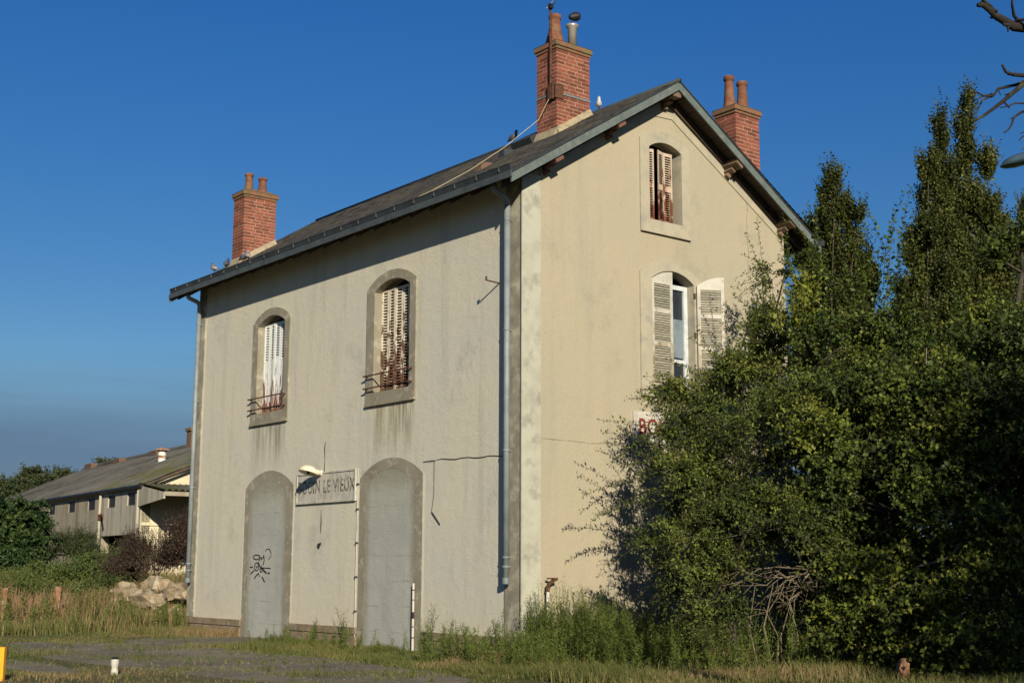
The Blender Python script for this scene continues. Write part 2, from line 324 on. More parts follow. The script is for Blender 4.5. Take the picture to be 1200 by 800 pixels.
MAT['bark_shaded'] = mat_simple('shaded_lichen_bark', (0.02, 0.017, 0.013), (0.055, 0.052, 0.025), 9, 0.5, 0.7, 0.95, bst=0.8, bsc=30, bd=0.02)  # shade on the limbs put into the bark colour, with olive lichen patches
MAT['shed_wall'] = mat_simple('shed_cement', (0.29, 0.25, 0.175), (0.17, 0.145, 0.1), 0.8, 0.4, 0.7, 0.95, alt2=(0.29, 0.265, 0.205), sc2=1.2, st=(2.5, 2.5, 0.3), bst=0.4)
MAT['shed_wall2'] = mat_simple('shed_cement_pale', (0.40, 0.365, 0.275), (0.22, 0.2, 0.15), 0.9, 0.42, 0.68, 0.95, alt2=(0.36, 0.335, 0.27), sc2=1.5, st=(4, 4, 0.25), bst=0.4)
MAT['shed_cream'] = mat_simple('shed_cream', (0.55, 0.49, 0.33), (0.46, 0.40, 0.27), 1.2, 0.4, 0.7, 0.9, bst=0.3)
MAT['shed_gloom'] = mat_simple('shed_painted_gloom', (0.10, 0.085, 0.06), (0.06, 0.05, 0.04), 1.5, 0.4, 0.7, 0.9, bst=0.2)
def mat_shedroof():
    m, t, p = new_mat('fibre_cement_roof'); n = N(t); x = n.xyz()
    c = n.mix(n.step(n.noise(0.5, 7, 0.7), 0.35, 0.68), (0.105, 0.102, 0.088), (0.045, 0.043, 0.037))
    c = n.mix(n.step(n.noise(5, 5, 0.7), 0.52, 0.7), c, (0.125, 0.118, 0.095))
    ms = n.op('MULTIPLY', n.step(x[0], -31.5, -28.5), n.step(n.noise(1.0, 7, 0.7), 0.42, 0.56))
    c = n.mix(n.op('MULTIPLY', ms, 0.7), c, (0.07, 0.075, 0.016))
    t.links.new(c, p.inputs['Base Color']); p.inputs['Roughness'].default_value = 0.95; p.inputs['Specular IOR Level'].default_value = 0.15
    n.bump(p, n.noise(20, 4), 0.3, 0.01); return m
MAT['shed_roof'] = mat_shedroof()
MAT['moss'] = mat_simple('moss', (0.085, 0.09, 0.02), (0.05, 0.06, 0.015), 8, 0.4, 0.65, 1.0, bst=0.8, bsc=30)
MAT['stone'] = mat_simple('rubble_stone', (0.26, 0.2, 0.125), (0.17, 0.135, 0.085), 3, 0.4, 0.65, 0.9, alt2=(0.31, 0.27, 0.19), sc2=4, bst=0.8, bsc=12, bd=0.04, rnd=0.2)
MAT['yellow'] = mat_simple('yellow_paint', (0.75, 0.33, 0.012), (0.62, 0.27, 0.012), 5, 0.45, 0.7, 0.5, bst=0.05)
MAT['orange_stone'] = mat_simple('orange_stone', (0.34, 0.19, 0.095), (0.26, 0.135, 0.07), 5, 0.4, 0.65, 0.9, bst=0.5)
MAT['lampglass'] = mat_simple('lamp_glass', (0.05, 0.085, 0.11), (0.035, 0.065, 0.085), 6, 0.4, 0.7, 0.25, bst=0, spec=0.6)
MAT['pole_grey'] = mat_simple('pole_grey', (0.06, 0.058, 0.062), (0.045, 0.043, 0.043), 4, 0.4, 0.7, 0.7, bst=0.2)
MAT['feather'] = mat_simple('slate_feather', (0.07, 0.078, 0.095), (0.035, 0.04, 0.05), 22, 0.4, 0.6, 0.6, bst=0.2)
MAT['feather_white'] = mat_simple('white_feather', (0.5, 0.48, 0.45), (0.36, 0.34, 0.32), 22, 0.4, 0.6, 0.7, bst=0.2)
MAT['feather_pied'] = mat_simple('pied_feather', (0.28, 0.22, 0.21), (0.06, 0.07, 0.08), 16, 0.42, 0.55, 0.7, bst=0.2)
MAT['redpost'] = mat_simple('rust_post', (0.24, 0.11, 0.06), (0.34, 0.26, 0.18), 7, 0.45, 0.6, 0.9, bst=0.3)

def mat_leaf(name, cols, trans=0.2, rough=0.55, spec=0.2):
    m, t, p = new_mat(name); n = N(t)
    a = n.n('ShaderNodeAttribute'); a.attribute_name = 'tone'
    r = n.n('ShaderNodeValToRGB'); e = r.color_ramp.elements
    while len(e) < len(cols): e.new(0.5)
    for i, (pos, c) in enumerate(cols): e[i].position = pos; e[i].color = (*c, 1)
    t.links.new(a.outputs['Fac'], r.inputs[0]); t.links.new(r.outputs[0], p.inputs['Base Color'])
    p.inputs['Roughness'].default_value = rough; p.inputs['Specular IOR Level'].default_value = spec
    tr = n.n('ShaderNodeBsdfTranslucent'); mxs = n.n('ShaderNodeMixShader'); mxs.inputs[0].default_value = trans
    h = n.n('ShaderNodeHueSaturation'); h.inputs['Value'].default_value = 1.5; h.inputs['Saturation'].default_value = 1.1; t.links.new(r.outputs[0], h.inputs['Color']); t.links.new(h.outputs[0], tr.inputs[0])
    t.links.new(p.outputs[0], mxs.inputs[1]); t.links.new(tr.outputs[0], mxs.inputs[2])
    t.links.new(mxs.outputs[0], t.nodes['Material Output'].inputs['Surface']); return m
LF = {
 'plum': mat_leaf('plum_leaf', [(0, (0.037, 0.055, 0.011)), (0.55, (0.079, 0.107, 0.018)), (1, (0.167, 0.183, 0.032))]),
 'broad': mat_leaf('broad_leaf', [(0, (0.030, 0.051, 0.011)), (0.6, (0.068, 0.099, 0.016)), (1, (0.165, 0.181, 0.025))]),
 'bramble': mat_leaf('bramble_leaf', [(0, (0.037, 0.059, 0.011)), (0.6, (0.087, 0.114, 0.015)), (1, (0.212, 0.215, 0.029))]),
 'poplar': mat_leaf('poplar_leaf', [(0, (0.040, 0.051, 0.015)), (0.6, (0.070, 0.083, 0.020)), (1, (0.124, 0.129, 0.031))]),
 'ivy': mat_leaf('ivy_leaf', [(0, (0.018, 0.036, 0.012)), (0.6, (0.036, 0.064, 0.017)), (1, (0.07, 0.10, 0.026))]),
 'shrub': mat_leaf('shrub_leaf', [(0, (0.044, 0.068, 0.020)), (0.6, (0.077, 0.108, 0.026)), (1, (0.132, 0.154, 0.044))]),
 'far': mat_leaf('far_leaf', [(0, (0.036, 0.05, 0.02)), (0.6, (0.058, 0.072, 0.028)), (1, (0.09, 0.10, 0.035))]),
 'dock': mat_leaf('dock_leaf', [(0, (0.05, 0.032, 0.024)), (0.6, (0.085, 0.05, 0.034)), (1, (0.13, 0.085, 0.05))]),
 'weed': mat_leaf('weed_leaf', [(0, (0.063, 0.092, 0.018)), (0.6, (0.115, 0.149, 0.030)), (1, (0.196, 0.207, 0.057))]),
 'grass': mat_leaf('grass_blade', [(0, (0.065, 0.085, 0.02)), (0.45, (0.12, 0.13, 0.035)), (0.75, (0.22, 0.165, 0.075)), (1, (0.27, 0.17, 0.095))], 0.3),
}

# ------------------------------------------------------------------ ground
def ground_h(x, y):
    x = np.asarray(x, float); y = np.asarray(y, float)
    t = np.clip((-x - 11.2) / 9.5, 0, 1); t = t*t*(3-2*t)
    h = -0.1 + 0.75 * t
    h += 0.32*np.exp(-(((x+14.6)/1.7)**2 + ((y-0.9)/1.1)**2))
    h += 0.03*np.sin(x*1.7+y*0.9)*np.cos(y*1.3-x*0.4) * np.clip((np.abs(y+3)-2.6)/1.5, 0, 1)
    far = np.clip((np.hypot(x, y) - 60) / 200, 0, 1); h = h * (1-far) + far * 0.4
    return h
def gz(x, y): return float(ground_h(x, y))
def grid(xs, ys, zf):
    X, Y = np.meshgrid(xs, ys); V = np.stack([X, Y, zf(X, Y)], -1).reshape(-1, 3)
    a, b = len(ys), len(xs); i = np.arange(a*b).reshape(a, b)
    F = np.stack([i[:-1, :-1], i[:-1, 1:], i[1:, 1:], i[1:, :-1]], -1).reshape(-1, 4); return V, F
def mat_ground():
    m, t, p = new_mat('ground_soil'); n = N(t); x = n.xyz()
    c = n.mix(n.step(n.noise(0.5, 6, 0.65), 0.38, 0.65), (0.11, 0.10, 0.05), (0.075, 0.085, 0.03))
    c = n.mix(n.step(n.noise(2.5, 6, 0.7), 0.5, 0.68), c, (0.16, 0.125, 0.07))
    c = n.mix(n.step(n.noise(24, 4, 0.7), 0.55, 0.7), c, (0.06, 0.055, 0.035))
    t.links.new(c, p.inputs['Base Color']); p.inputs['Roughness'].default_value = 1; p.inputs['Specular IOR Level'].default_value = 0.1
    n.bump(p, n.op('ADD', n.noise(12, 6, 0.7), n.noise(60, 3, 0.7)), 0.6, 0.03); return m
def mat_asphalt():
    m, t, p = new_mat('worn_asphalt'); n = N(t)
    c = n.mix(n.step(n.noise(0.8, 6, 0.65), 0.35, 0.66), (0.11, 0.098, 0.068), (0.195, 0.168, 0.118))
    c = n.mix(n.step(n.noise(1.6, 7, 0.7), 0.54, 0.68), c, (0.11, 0.10, 0.05))
    c = n.mix(n.step(n.noise(7, 6, 0.75), 0.5, 0.68), c, (0.2, 0.18, 0.135))
    c = n.mix(n.step(n.noise(30, 3, 0.8), 0.58, 0.68), c, (0.28, 0.255, 0.2))
    c = n.mix(n.step(n.noise(26, 3, 0.8), 0.3, 0.42), (0.05, 0.048, 0.04), c)
    t.links.new(c, p.inputs['Base Color']); p.inputs['Roughness'].default_value = 0.95; p.inputs['Specular IOR Level'].default_value = 0.15
    n.bump(p, n.op('ADD', n.noise(50, 4, 0.7), n.op('MULTIPLY', n.noise(3, 5, 0.6), 1.5)), 0.6, 0.02); return m
g = np.unique(np.concatenate([np.linspace(-700, -70, 15), np.linspace(-70, -18, 40), np.linspace(-18, 18, 73), np.linspace(18, 70, 20), np.linspace(70, 700, 15)]))
V, F = grid(g, g, ground_h)
tag(arrays_mesh('ground', V, F, mat_ground()), kind='structure')
MAT['asphalt'] = mat_asphalt()
def sheet(name, cx, cy, rx, ry, seed, n=72, lift=0.012, mat='asphalt', sq=0.5):
    r = np.random.default_rng(seed); ph = r.uniform(0, 6.28, 8); pts = []
    for i in range(n):
        a = 2*math.pi*i/n; k = 1 + sum(0.05/(j*0.6+1)*math.sin((j+2)*a*1.0+ph[j]) for j in range(8)) + r.uniform(-0.02, 0.02)
        ca, sa = math.cos(a), math.sin(a); q = (abs(ca)**(2/sq*0.5)+abs(sa)**(2/sq*0.5))**(-0.5*sq)
        pts.append((cx+rx*ca*k*q, cy+ry*sa*k*q))
    mb = MB(); rings = [1.0, 0.75, 0.5, 0.25]
    for f in rings:
        mb.v += [(cx+(x-cx)*f, cy+(y-cy)*f, gz(cx+(x-cx)*f, cy+(y-cy)*f)+(lift if f < 1 else 0.002)) for x, y in pts]
    mb.v.append((cx, cy, gz(cx, cy)+lift))
    for k in range(len(rings)-1):
        mb.f += [(k*n+i, k*n+(i+1) % n, (k+1)*n+(i+1) % n, (k+1)*n+i) for i in range(n)]
    k = len(rings)-1; mb.f += [(k*n+i, k*n+(i+1) % n, len(mb.v)-1) for i in range(n)]
    return tag(mb.build(name, MAT[mat]), kind='structure'), pts
_, PATH = sheet('asphalt_forecourt', -3.2, -3.75, 6.1, 1.75, 3)
_, PATH2 = sheet('asphalt_apron', -8.0, -1.3, 1.5, 1.35, 5, lift=0.017)
_, PATH3 = sheet('gravel_track', -3.6, -6.35, 2.2, 0.42, 9, lift=0.014)
def inside(poly, X, Y):
    r = np.zeros(X.shape, bool); k = len(poly)
    for i in range(k):
        x0, y0 = poly[i]; x1, y1 = poly[(i+1) % k]
        c = ((y0 > Y) != (y1 > Y)) & (X < (x1-x0)*(Y-y0)/(y1-y0+1e-12)+x0); r ^= c
    return r

# ------------------------------------------------------------------ station building
W, L = 6.4, 11.45
st = thing('station_building', 'tall two storey rendered building with blocked arched doors and three brick chimneys', 'house', (0, 0, 0))
FR = lambda a, z, d: (a, -d, z)          # front wall, a = x
GA = lambda a, z, d: (d, a, z)           # gable wall, a = y
def arch(a0, a1, zb, zs, za, n=14):
    h = za - zs; hw = (a1-a0)/2; c = (a0+a1)/2; r = (hw*hw+h*h)/(2*h); t0 = math.asin(min(1, hw/r))
    pts = [(a0, zb), (a1, zb)]
    pts += [(c + r*math.sin(t0 - 2*t0*i/n), za - r + r*math.cos(t0 - 2*t0*i/n)) for i in range(n+1)]
    return pts
# windows (frame outer / opening)
w1o, w1i = arch(-8.86, -7.32, 4.155, 6.27, 6.53), arch(-8.63, -7.52, 4.38, 6.20, 6.37)
w2o, w2i = arch(-4.46, -2.89, 4.155, 6.30, 6.56), arch(-4.21, -3.08, 4.38, 6.22, 6.39)
d1o, d1i = arch(-8.97, -7.00, -0.14, 2.86, 3.19), arch(-8.76, -7.26, -0.14, 2.72, 2.99)
d2o, d2i = arch(-4.60, -2.63, -0.14, 2.86, 3.18), arch(-4.38, -2.86, -0.14, 2.72, 2.98)
w3o, w3i = arch(2.61, 3.83, 7.0, 8.66, 8.86), arch(2.83, 3.63, 7.23, 8.53, 8.66)
w4o, w4i = arch(2.575, 4.06, 4.155, 6.28, 6.51), arch(2.85, 3.89, 4.38, 6.19, 6.37)
def grow(p, e):
    c = (sum(a for a, z in p)/len(p), sum(z for a, z in p)/len(p))
    return [(a + (e if a > c[0] else -e), z + (e if z > c[1] else -e)) for a, z in p]
SL, SLB = 0.632, 0.602
def roof_z(y): return 9.694 - np.where(np.asarray(y) < W/2, SL*(W/2-y), SLB*(y-W/2))        # top of the slates
EZ = roof_z(0) - 0.16
mb = MB(); mb.slab(FR, [(-L, -0.3), (0, -0.3), (0, EZ), (-L, EZ)], [grow(w1i, 0.06), grow(w2i, 0.06), grow(d1i, 0.06)[:], grow(d2i, 0.06)[:]], -0.35, 0.0)
mb.build('front_wall', MAT['front'], st)
gab = [(0, -0.3), (W, -0.3), (W, EZ), (W/2, roof_z(W/2)-0.16), (0, EZ)]
mb = MB(); mb.slab(GA, gab, [grow(w3i, 0.06), grow(w4i, 0.06)], -0.35, 0.0); mb.build('gable_wall', MAT['gable'], st)
mb = MB(); mb.add([(-L, y, z) for y, z in gab], [(0, 1, 2, 3, 4)]); mb.box((-L+0.001, W, -0.3), (-0.001, W-0.3, EZ)); mb.build('rear_wall', MAT['gable'], st)
# quoin strips on the visible corners
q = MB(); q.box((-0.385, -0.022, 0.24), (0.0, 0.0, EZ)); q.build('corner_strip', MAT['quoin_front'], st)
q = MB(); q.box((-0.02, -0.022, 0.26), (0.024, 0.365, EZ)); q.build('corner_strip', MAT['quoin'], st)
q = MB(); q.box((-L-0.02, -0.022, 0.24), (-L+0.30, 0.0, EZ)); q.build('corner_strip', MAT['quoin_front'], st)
# raking band under the gable verge
def rake(y0, y1, off0, off1): return [(y0, roof_z(y0)-off1), (y1, roof_z(y1)-off1), (y1, roof_z(y1)-off0), (y0, roof_z(y0)-off0)]
q = MB()
q.slab(GA, [(0.366, roof_z(0.366)-0.42), (2.95, roof_z(2.95)-0.42), (3.42, roof_z(3.42)-0.42), (6.35, roof_z(6.35)-0.42), (6.35, roof_z(6.35)-0.1), (3.2, roof_z(3.2)-0.1), (0.366, roof_z(0.366)-0.1)], [], 0, 0.018)
q.build('verge_band', MAT['surround_pale'], st)
# plinth: upper course, shadow gap, lower course
def plinth(fr, a0, a1, jut=0.03):
    b = MB()
    for z0, z1, j in ((0.105, 0.233, jut), (-0.3, 0.075, jut+0.012), (0.07, 0.11, 0.008)):
        c0 = fr(a0, z0, -0.05); c1 = fr(a1, z1, j); b.box(c0, c1)
    return b.build('plinth', MAT['plinth'], st, bevel=0.006)
for a0, a1 in ((-L, -8.985), (-6.985, -4.615), (-2.615, -0.004)): plinth(FR, a0, a1)
plinth(GA, 0.0, W)

# door surrounds and cement infill
for o_, i_ in ((d1o, d1i), (d2o, d2i)):
    band = [o_[0], i_[0]] + list(reversed(i_[2:])) + [i_[1], o_[1]] + o_[2:]
    b = MB(); b.slab(FR, band, [], -0.12, 0.012); b.build('door_surround', MAT['surround'], st)
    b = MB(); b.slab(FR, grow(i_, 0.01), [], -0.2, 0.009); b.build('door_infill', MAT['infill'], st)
# window surrounds
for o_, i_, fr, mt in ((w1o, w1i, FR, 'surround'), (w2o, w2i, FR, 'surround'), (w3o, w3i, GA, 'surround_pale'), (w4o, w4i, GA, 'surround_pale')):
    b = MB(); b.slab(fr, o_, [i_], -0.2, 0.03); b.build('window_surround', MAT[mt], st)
    b = MB(); c = fr(o_[0][0]+0.002, o_[0][1]-0.015, 0.0); d = fr(o_[1][0]-0.002, o_[0][1]+0.03, 0.055); b.box(c, d); b.build('window_sill', MAT[mt], st)
    ap = MB(); a0, a1 = i_[0][0], i_[1][0]
    c = fr(a0+0.002, i_[0][1]-0.05, -0.2); d = fr(a1-0.002, i_[0][1]-0.004, -0.001); ap.box(c, d); ap.build('sill_ledge', MAT[mt], st)

# folding metal shutters: narrow leaves with a column of louvre slots
def louvre_leaf(fr, a0, a1, z0, z1, d0, d1, mat, spans, name='shutter', s0=0.2, s1=0.8):
    """leaf from a0 (depth d0) to a1 (depth d1); spans: (bottom, top, number) of louvre slots"""
    def P(t, z, e): return fr(a0+(a1-a0)*t, z, d0+(d1-d0)*t+e)
    def bar(mb, t0, t1, za, zb, e0, e1):
        vs = [P(t, z, e) for z in (za, zb) for e in (e0, e1) for t in (t0, t1)]
        mb.add(vs, [(0,1,3,2),(4,6,7,5),(0,4,5,1),(2,3,7,6),(0,2,6,4),(1,5,7,3)])
    mb = MB(); bar(mb, 0, s0, z0, z1, 0, 0.022); bar(mb, s1, 1, z0, z1, 0, 0.022)
    zz = z0
    for za, zb, n in spans:
        if za > zz: bar(mb, s0, s1, zz, za, 0.002, 0.018)
        zz = zb
    if zz < z1: bar(mb, s0, s1, zz, z1, 0.002, 0.018)
    leaf = mb.build(name, mat, st); lb = MB()
    for zs0, zs1, n in spans:
        ph = (zs1-zs0)/n
        for k in range(n):
            za = zs0 + k*ph
            q = [P(s0, za+ph*0.05, 0.021), P(s1, za+ph*0.05, 0.021), P(s1, za+ph*0.45, 0.004), P(s0, za+ph*0.45, 0.004)]
            lb.add(q+[(v[0], v[1], v[2]-ph*0.12) for v in q], [(0,1,2,3),(4,7,6,5),(0,4,5,1),(2,6,7,3)])
    tag(lb.build('louvre', mat, leaf), kind='stuff')
    return leaf
e = (4.21-3.08)/5
for k in range(5):
    a0 = -4.20+k*e; louvre_leaf(FR, a0+0.002, a0+e-0.012, 4.385, 6.27, -0.135-0.02*(k % 2), -0.155+0.02*(k % 2), MAT['shut_rust'], [(4.45, 6.22, 33)], s0=0.18, s1=0.82)
e = 1.1/5
for k in range(5):
    a0 = -8.62+k*e; zs = 5.47+0.03*(k % 3)
    louvre_leaf(FR, a0+0.002, a0+e-0.012, 4.385, 6.25, -0.135-0.02*(k % 2), -0.155+0.02*(k % 2), MAT['shut_blue'], [(zs, 6.19, 13)], s0=0.2, s1=0.8)
for a0, a1, da, db in ((2.835, 3.045, -0.10, -0.10), (3.115, 3.31, -0.06, -0.13), (3.315, 3.52, -0.13, -0.12)):
    louvre_leaf(GA, a0, a1, 7.235, 8.54, da, db, MAT['shut_gable'], [(7.30, 7.83, 13), (7.93, 8.48, 13)], s0=0.14, s1=0.86)
# guard rails across the two front windows
for a0, a1, zz in ((-4.42, -2.96, (4.69, 4.46)), (-8.83, -7.38, (4.69, 4.46))):
    b = MB()
    for z in zz:
        b.tube([FR(a0-0.02, z, 0.10), FR(a1, z, 0.10)], 0.013, 6)
        for a in (a0+0.03, a1-0.03): b.tube([FR(a, z, 0.02), FR(a, z, 0.115)], 0.017, 6)
    b.build('guard_rail', MAT['rust'], st)
b = MB()
for a in (-7.66, -7.84): b.tube([FR(a, 4.40, -0.11), FR(a, 4.40+random.uniform(0.4, 0.55), -0.11)], 0.016, 6)
b.build('rusty_bar', MAT['rust'], st)

# first floor gable window: casement, closed shutter leaf and one swung open
def wood_leaf(P, wd, z0, ztop):
    """P(t,z,e): t in metres along the leaf, ztop(t) top edge; stiles, rails and separate slats"""
    def bar(mb, t0, t1, za0, za1, zb0, zb1, e0, e1):
        mb.add([P(t0, za0, e0), P(t1, za1, e0), P(t1, zb1, e0), P(t0, zb0, e0), P(t0, za0, e1), P(t1, za1, e1), P(t1, zb1, e1), P(t0, zb0, e1)],
            [(0,1,2,3),(4,7,6,5),(0,4,5,1),(1,5,6,2),(2,6,7,3),(3,7,4,0)])
    sw = 0.062; mb = MB()
    bar(mb, 0, sw, z0, z0, ztop(0), ztop(sw), 0, 0.034); bar(mb, wd-sw, wd, z0, z0, ztop(wd-sw), ztop(wd), 0, 0.034)
    rails = [z0, z0+0.63, z0+1.21]; rh = 0.075
    for z in rails: bar(mb, sw, wd-sw, z, z, z+rh, z+rh, 0.003, 0.03)
    n = 6
    for i in range(n):
        t0 = sw+(wd-2*sw)*i/n; t1 = sw+(wd-2*sw)*(i+1)/n; zt = min(ztop(sw), ztop(wd-sw))-0.11
        bar(mb, t0, t1, zt, zt, ztop(t0), ztop(t1), 0.003, 0.03)
    leaf = mb.build('shutter', MAT['shut_wood'], st)
    zt = min(ztop(sw), ztop(wd-sw))-0.11; spans = [(z0+rh, z0+0.63), (z0+0.63+rh, z0+1.21), (z0+1.21+rh, zt)]
    for a, b2 in spans:
        k = max(3, int(round((b2-a)/0.042))); ph = (b2-a)/k
        for i in range(k):
            if random.random() < 0.03: continue
            z = a+(i+0.5)*ph; j = random.uniform(-0.004, 0.004); sb = MB()
            bar(sb, sw, wd-sw, z-ph*0.42+j, z-ph*0.42-j, z-ph*0.42+0.009+j, z-ph*0.42+0.009-j, 0.030, 0.031)
            sb.v = [P(sw, z-ph*0.5+j, 0.032), P(wd-sw, z-ph*0.5-j, 0.032), P(wd-sw, z+ph*0.35-j, 0.006), P(sw, z+ph*0.35+j, 0.006),
                    P(sw, z-ph*0.35+j, 0.034), P(wd-sw, z-ph*0.35-j, 0.034), P(wd-sw, z+ph*0.5-j, 0.010), P(sw, z+ph*0.5+j, 0.010)]
            sb.f = [(0,3,2,1),(4,5,6,7),(0,1,5,4),(1,2,6,5),(2,3,7,6),(3,0,4,7)]
            sb.build('slat', MAT['slat'], leaf)
    return leaf
def archtop(a):     # underside of the arch over window 4
    hw, h, c = 0.52, 0.18, 3.37; r = (hw*hw+h*h)/(2*h); return 6.37-r+math.sqrt(max(0, r*r-(a-c)**2))
wood_leaf(lambda t, z, e: GA(2.865+t, z, -0.035+e+0.02*t), 0.505, 4.40, lambda t: archtop(2.865+t)-0.015)
th = R(27); hx, hy = 0.045, 3.93
wood_leaf(lambda t, z, e: (hx + t*math.sin(th) + e*math.cos(th), hy + t*math.cos(th) - e*math.sin(th), z), 0.505, 4.40, lambda t: archtop(3.88-t)-0.015)
for z in (4.6, 5.3, 6.0):
    b = MB(); b.tube([(0.03, 3.9, z-0.05), (0.03, 3.9, z+0.05)], 0.02, 6); b.build('shutter_hinge', MAT['rust'], st)
wn_ = MB(); wn_.slab(GA, [(2.852, 4.382), (3.885, 4.382), (3.885, 6.18), (2.852, 6.18)], [[(2.93, 4.48), (3.33, 4.48), (3.33, 6.1), (2.93, 6.1)], [(3.41, 4.48), (3.79, 4.48), (3.79, 4.80), (3.41, 4.80)], [(3.41, 4.86), (3.79, 4.86), (3.79, 6.1), (3.41, 6.1)]], -0.19, -0.135)
wf = wn_.build('window_frame', MAT['win_frame'], st)
b = MB(); b.box(GA(2.9, 4.4, -0.175), GA(3.85, 6.15, -0.172)); b.build('pane', MAT['glass'], wf)
b = MB(); b.box(GA(3.42, 4.9, -0.168), GA(3.78, 5.58, -0.164)); b.build('blue_panel', MAT['blue_panel'], wf)  # blue-grey panel over part of the right hand pane

# roof: deck, slates, soffit, verge boards, gutter
O, X0, EV = 0.42, -11.9, 0.54
yF, yB = -EV, W+0.576
def mir(y): return W/2+(W/2-y)*(yB-W/2)/(W/2-yF)     # front slope to rear slope
b = MB(); T = 0.05
prof = [(yF, roof_z(yF)-0.012), (W/2, roof_z(W/2)-0.012), (yB, roof_z(yB)-0.012), (yB, roof_z(yB)-T), (W/2, roof_z(W/2)-T), (yF, roof_z(yF)-T)]
b.add([(O-0.03, y, z) for y, z in prof]+[(X0+0.03, y, z) for y, z in prof], [(0,1,4,5),(1,2,3,4),(6,11,10,7),(7,10,9,8)]+[(i, (i+1) % 6, 6+(i+1) % 6, 6+i) for i in range(6)])
roof = b.build('roof', MAT['deck'], st)
# soffit boards under the verge and eaves
def soffit(x0, x1, y0, y1, name='soffit_board'):
    k = MB(); 
    a = [(x0, y0, roof_z(y0)-0.055), (x1, y0, roof_z(y0)-0.055), (x1, y1, roof_z(y1)-0.055), (x0, y1, roof_z(y1)-0.055)]
    k.add(a+[(p[0], p[1], p[2]-0.02) for p in a], [(0,1,2,3),(7,6,5,4),(0,4,5,1),(1,5,6,2),(2,6,7,3),(3,7,4,0)]); k.build(name, MAT['soffit'], roof)
for i in range(13):
    y0 = yF+0.02+i*0.29; y1 = y0+0.275
    if y1 < 3.18: soffit(-0.01, O-0.035, y0, y1); soffit(-0.01, O-0.035, mir(y1), mir(y0))
k = MB(); a = [(X0+0.04, yF+0.02), (-0.02, yF+0.02), (-0.02, 0.02), (X0+0.04, 0.02)]
k.add([(x, y, roof_z(y)-0.056) for x, y in a]+[(x, y, roof_z(y)-0.08) for x, y in a], [(0,1,2,3),(7,6,5,4),(0,4,5,1),(1,5,6,2),(2,6,7,3),(3,7,4,0)]); k.build('eaves_boards', MAT['soffit'], roof)
k = MB()
for i in range(21):
    x = X0+0.25+i*0.575
    if x < -0.2: k.obox((x, -0.22, roof_z(-0.22)-0.135), (0.035, 0, 0), (0, 0.24, 0.24*SL), (0, 0, 0.05))
tag(k.build('rafter_end', MAT['soffit'], roof), kind='stuff')
# slates, one thin wedge each, joined
def slates():
    Vv = []; wd, ex = 0.22, 0.125; sl = math.hypot(1, SL); rows = int((W/2+EV)*sl/ex)
    nx = int((O+0.02-X0)/wd)
    for side in (0, 1):
        for r in range(rows+1):
            s0 = r*ex; off = (r % 2)*wd/2
            i = np.arange(-1, nx+1); xa = X0-0.015+i*wd+off; xb = xa+wd-0.006
            xa = np.clip(xa, X0-0.015, O+0.012); xb = np.clip(xb, X0-0.015, O+0.012); ok = xb-xa > 0.02; xa, xb = xa[ok], xb[ok]; kk = len(xa)
            lift = rng.uniform(0, 0.008, kk)+(rng.uniform(0, 1, kk) > 0.96)*0.016; ss = s0-0.02+rng.uniform(-0.006, 0.006, kk)
            def pt(x, s, h):
                y = yF+s/sl; y = np.minimum(y, W/2) if np.ndim(y) else min(y, W/2)
                if side: y = mir(y)
                z = roof_z(y)+h
                return np.stack([x, np.broadcast_to(y, x.shape), np.broadcast_to(z, x.shape)], -1)
            q_ = np.stack([pt(xa, ss, 0.006+lift), pt(xb, ss, 0.006+lift*0.6), pt(xb, np.full(kk, s0+ex*1.6), -0.004+0*lift), pt(xa, np.full(kk, s0+ex*1.6), -0.004+0*lift),
                           pt(xa, ss, -0.006+lift), pt(xb, ss, -0.006+lift*0.6)], 1)
            Vv.append(q_.reshape(-1, 3))
    V = np.concatenate(Vv); n = len(V)//6; base = np.arange(n)[:, None]*6
    F = np.concatenate([base+np.array([0, 1, 2, 3]), base+np.array([4, 5, 1, 0])]); return V, F
V, F = slates(); tag(arrays_mesh('slate', V, F, MAT['slate'], roof), kind='stuff')
b = MB(); b.tube([(O+0.02, W/2, roof_z(W/2)+0.008), (X0-0.02, W/2, roof_z(W/2)+0.008)], 0.045, 8); b.build('ridge_cap', MAT['zinc_dark'], roof, True)
# verge boards (gable fascia)
for xs in (O, X0):
    for sgn in (0, 1):
        k = MB(); y0, y1 = yF-0.01, W/2
        p = [(y0, roof_z(y0)-0.11), (y1, roof_z(y1)-0.165), (y1, roof_z(y1)-0.012), (y0, roof_z(y0)-0.012)]
        p[0] = (y0, roof_z(y0)-0.165)
        if sgn: p = [(mir(y), z) for y, z in p]
        k.add([(xs-0.03, y, z) for y, z in p]+[(xs, y, z) for y, z in p], [(0,1,2,3),(7,6,5,4),(0,4,5,1),(1,5,6,2),(2,6,7,3),(3,7,4,0)])
        k.build('verge_board', MAT['barge'], roof)
        k = MB(); p2 = [(y, z) for y, z in p]
        a, b_ = p2[3], p2[2]
        k.add([(xs-0.06, a[0], a[1]+0.004), (xs-0.06, b_[0], b_[1]+0.004), (xs-0.06, b_[0], b_[1]+0.028), (xs-0.06, a[0], a[1]+0.028),
               (xs+0.018, a[0], a[1]+0.004), (xs+0.018, b_[0], b_[1]+0.004), (xs+0.018, b_[0], b_[1]+0.028), (xs+0.018, a[0], a[1]+0.028)],
              [(0,1,2,3),(7,6,5,4),(0,4,5,1),(1,5,6,2),(2,6,7,3),(3,7,4,0)]); k.build('verge_slate', MAT['zinc_dark'], roof)
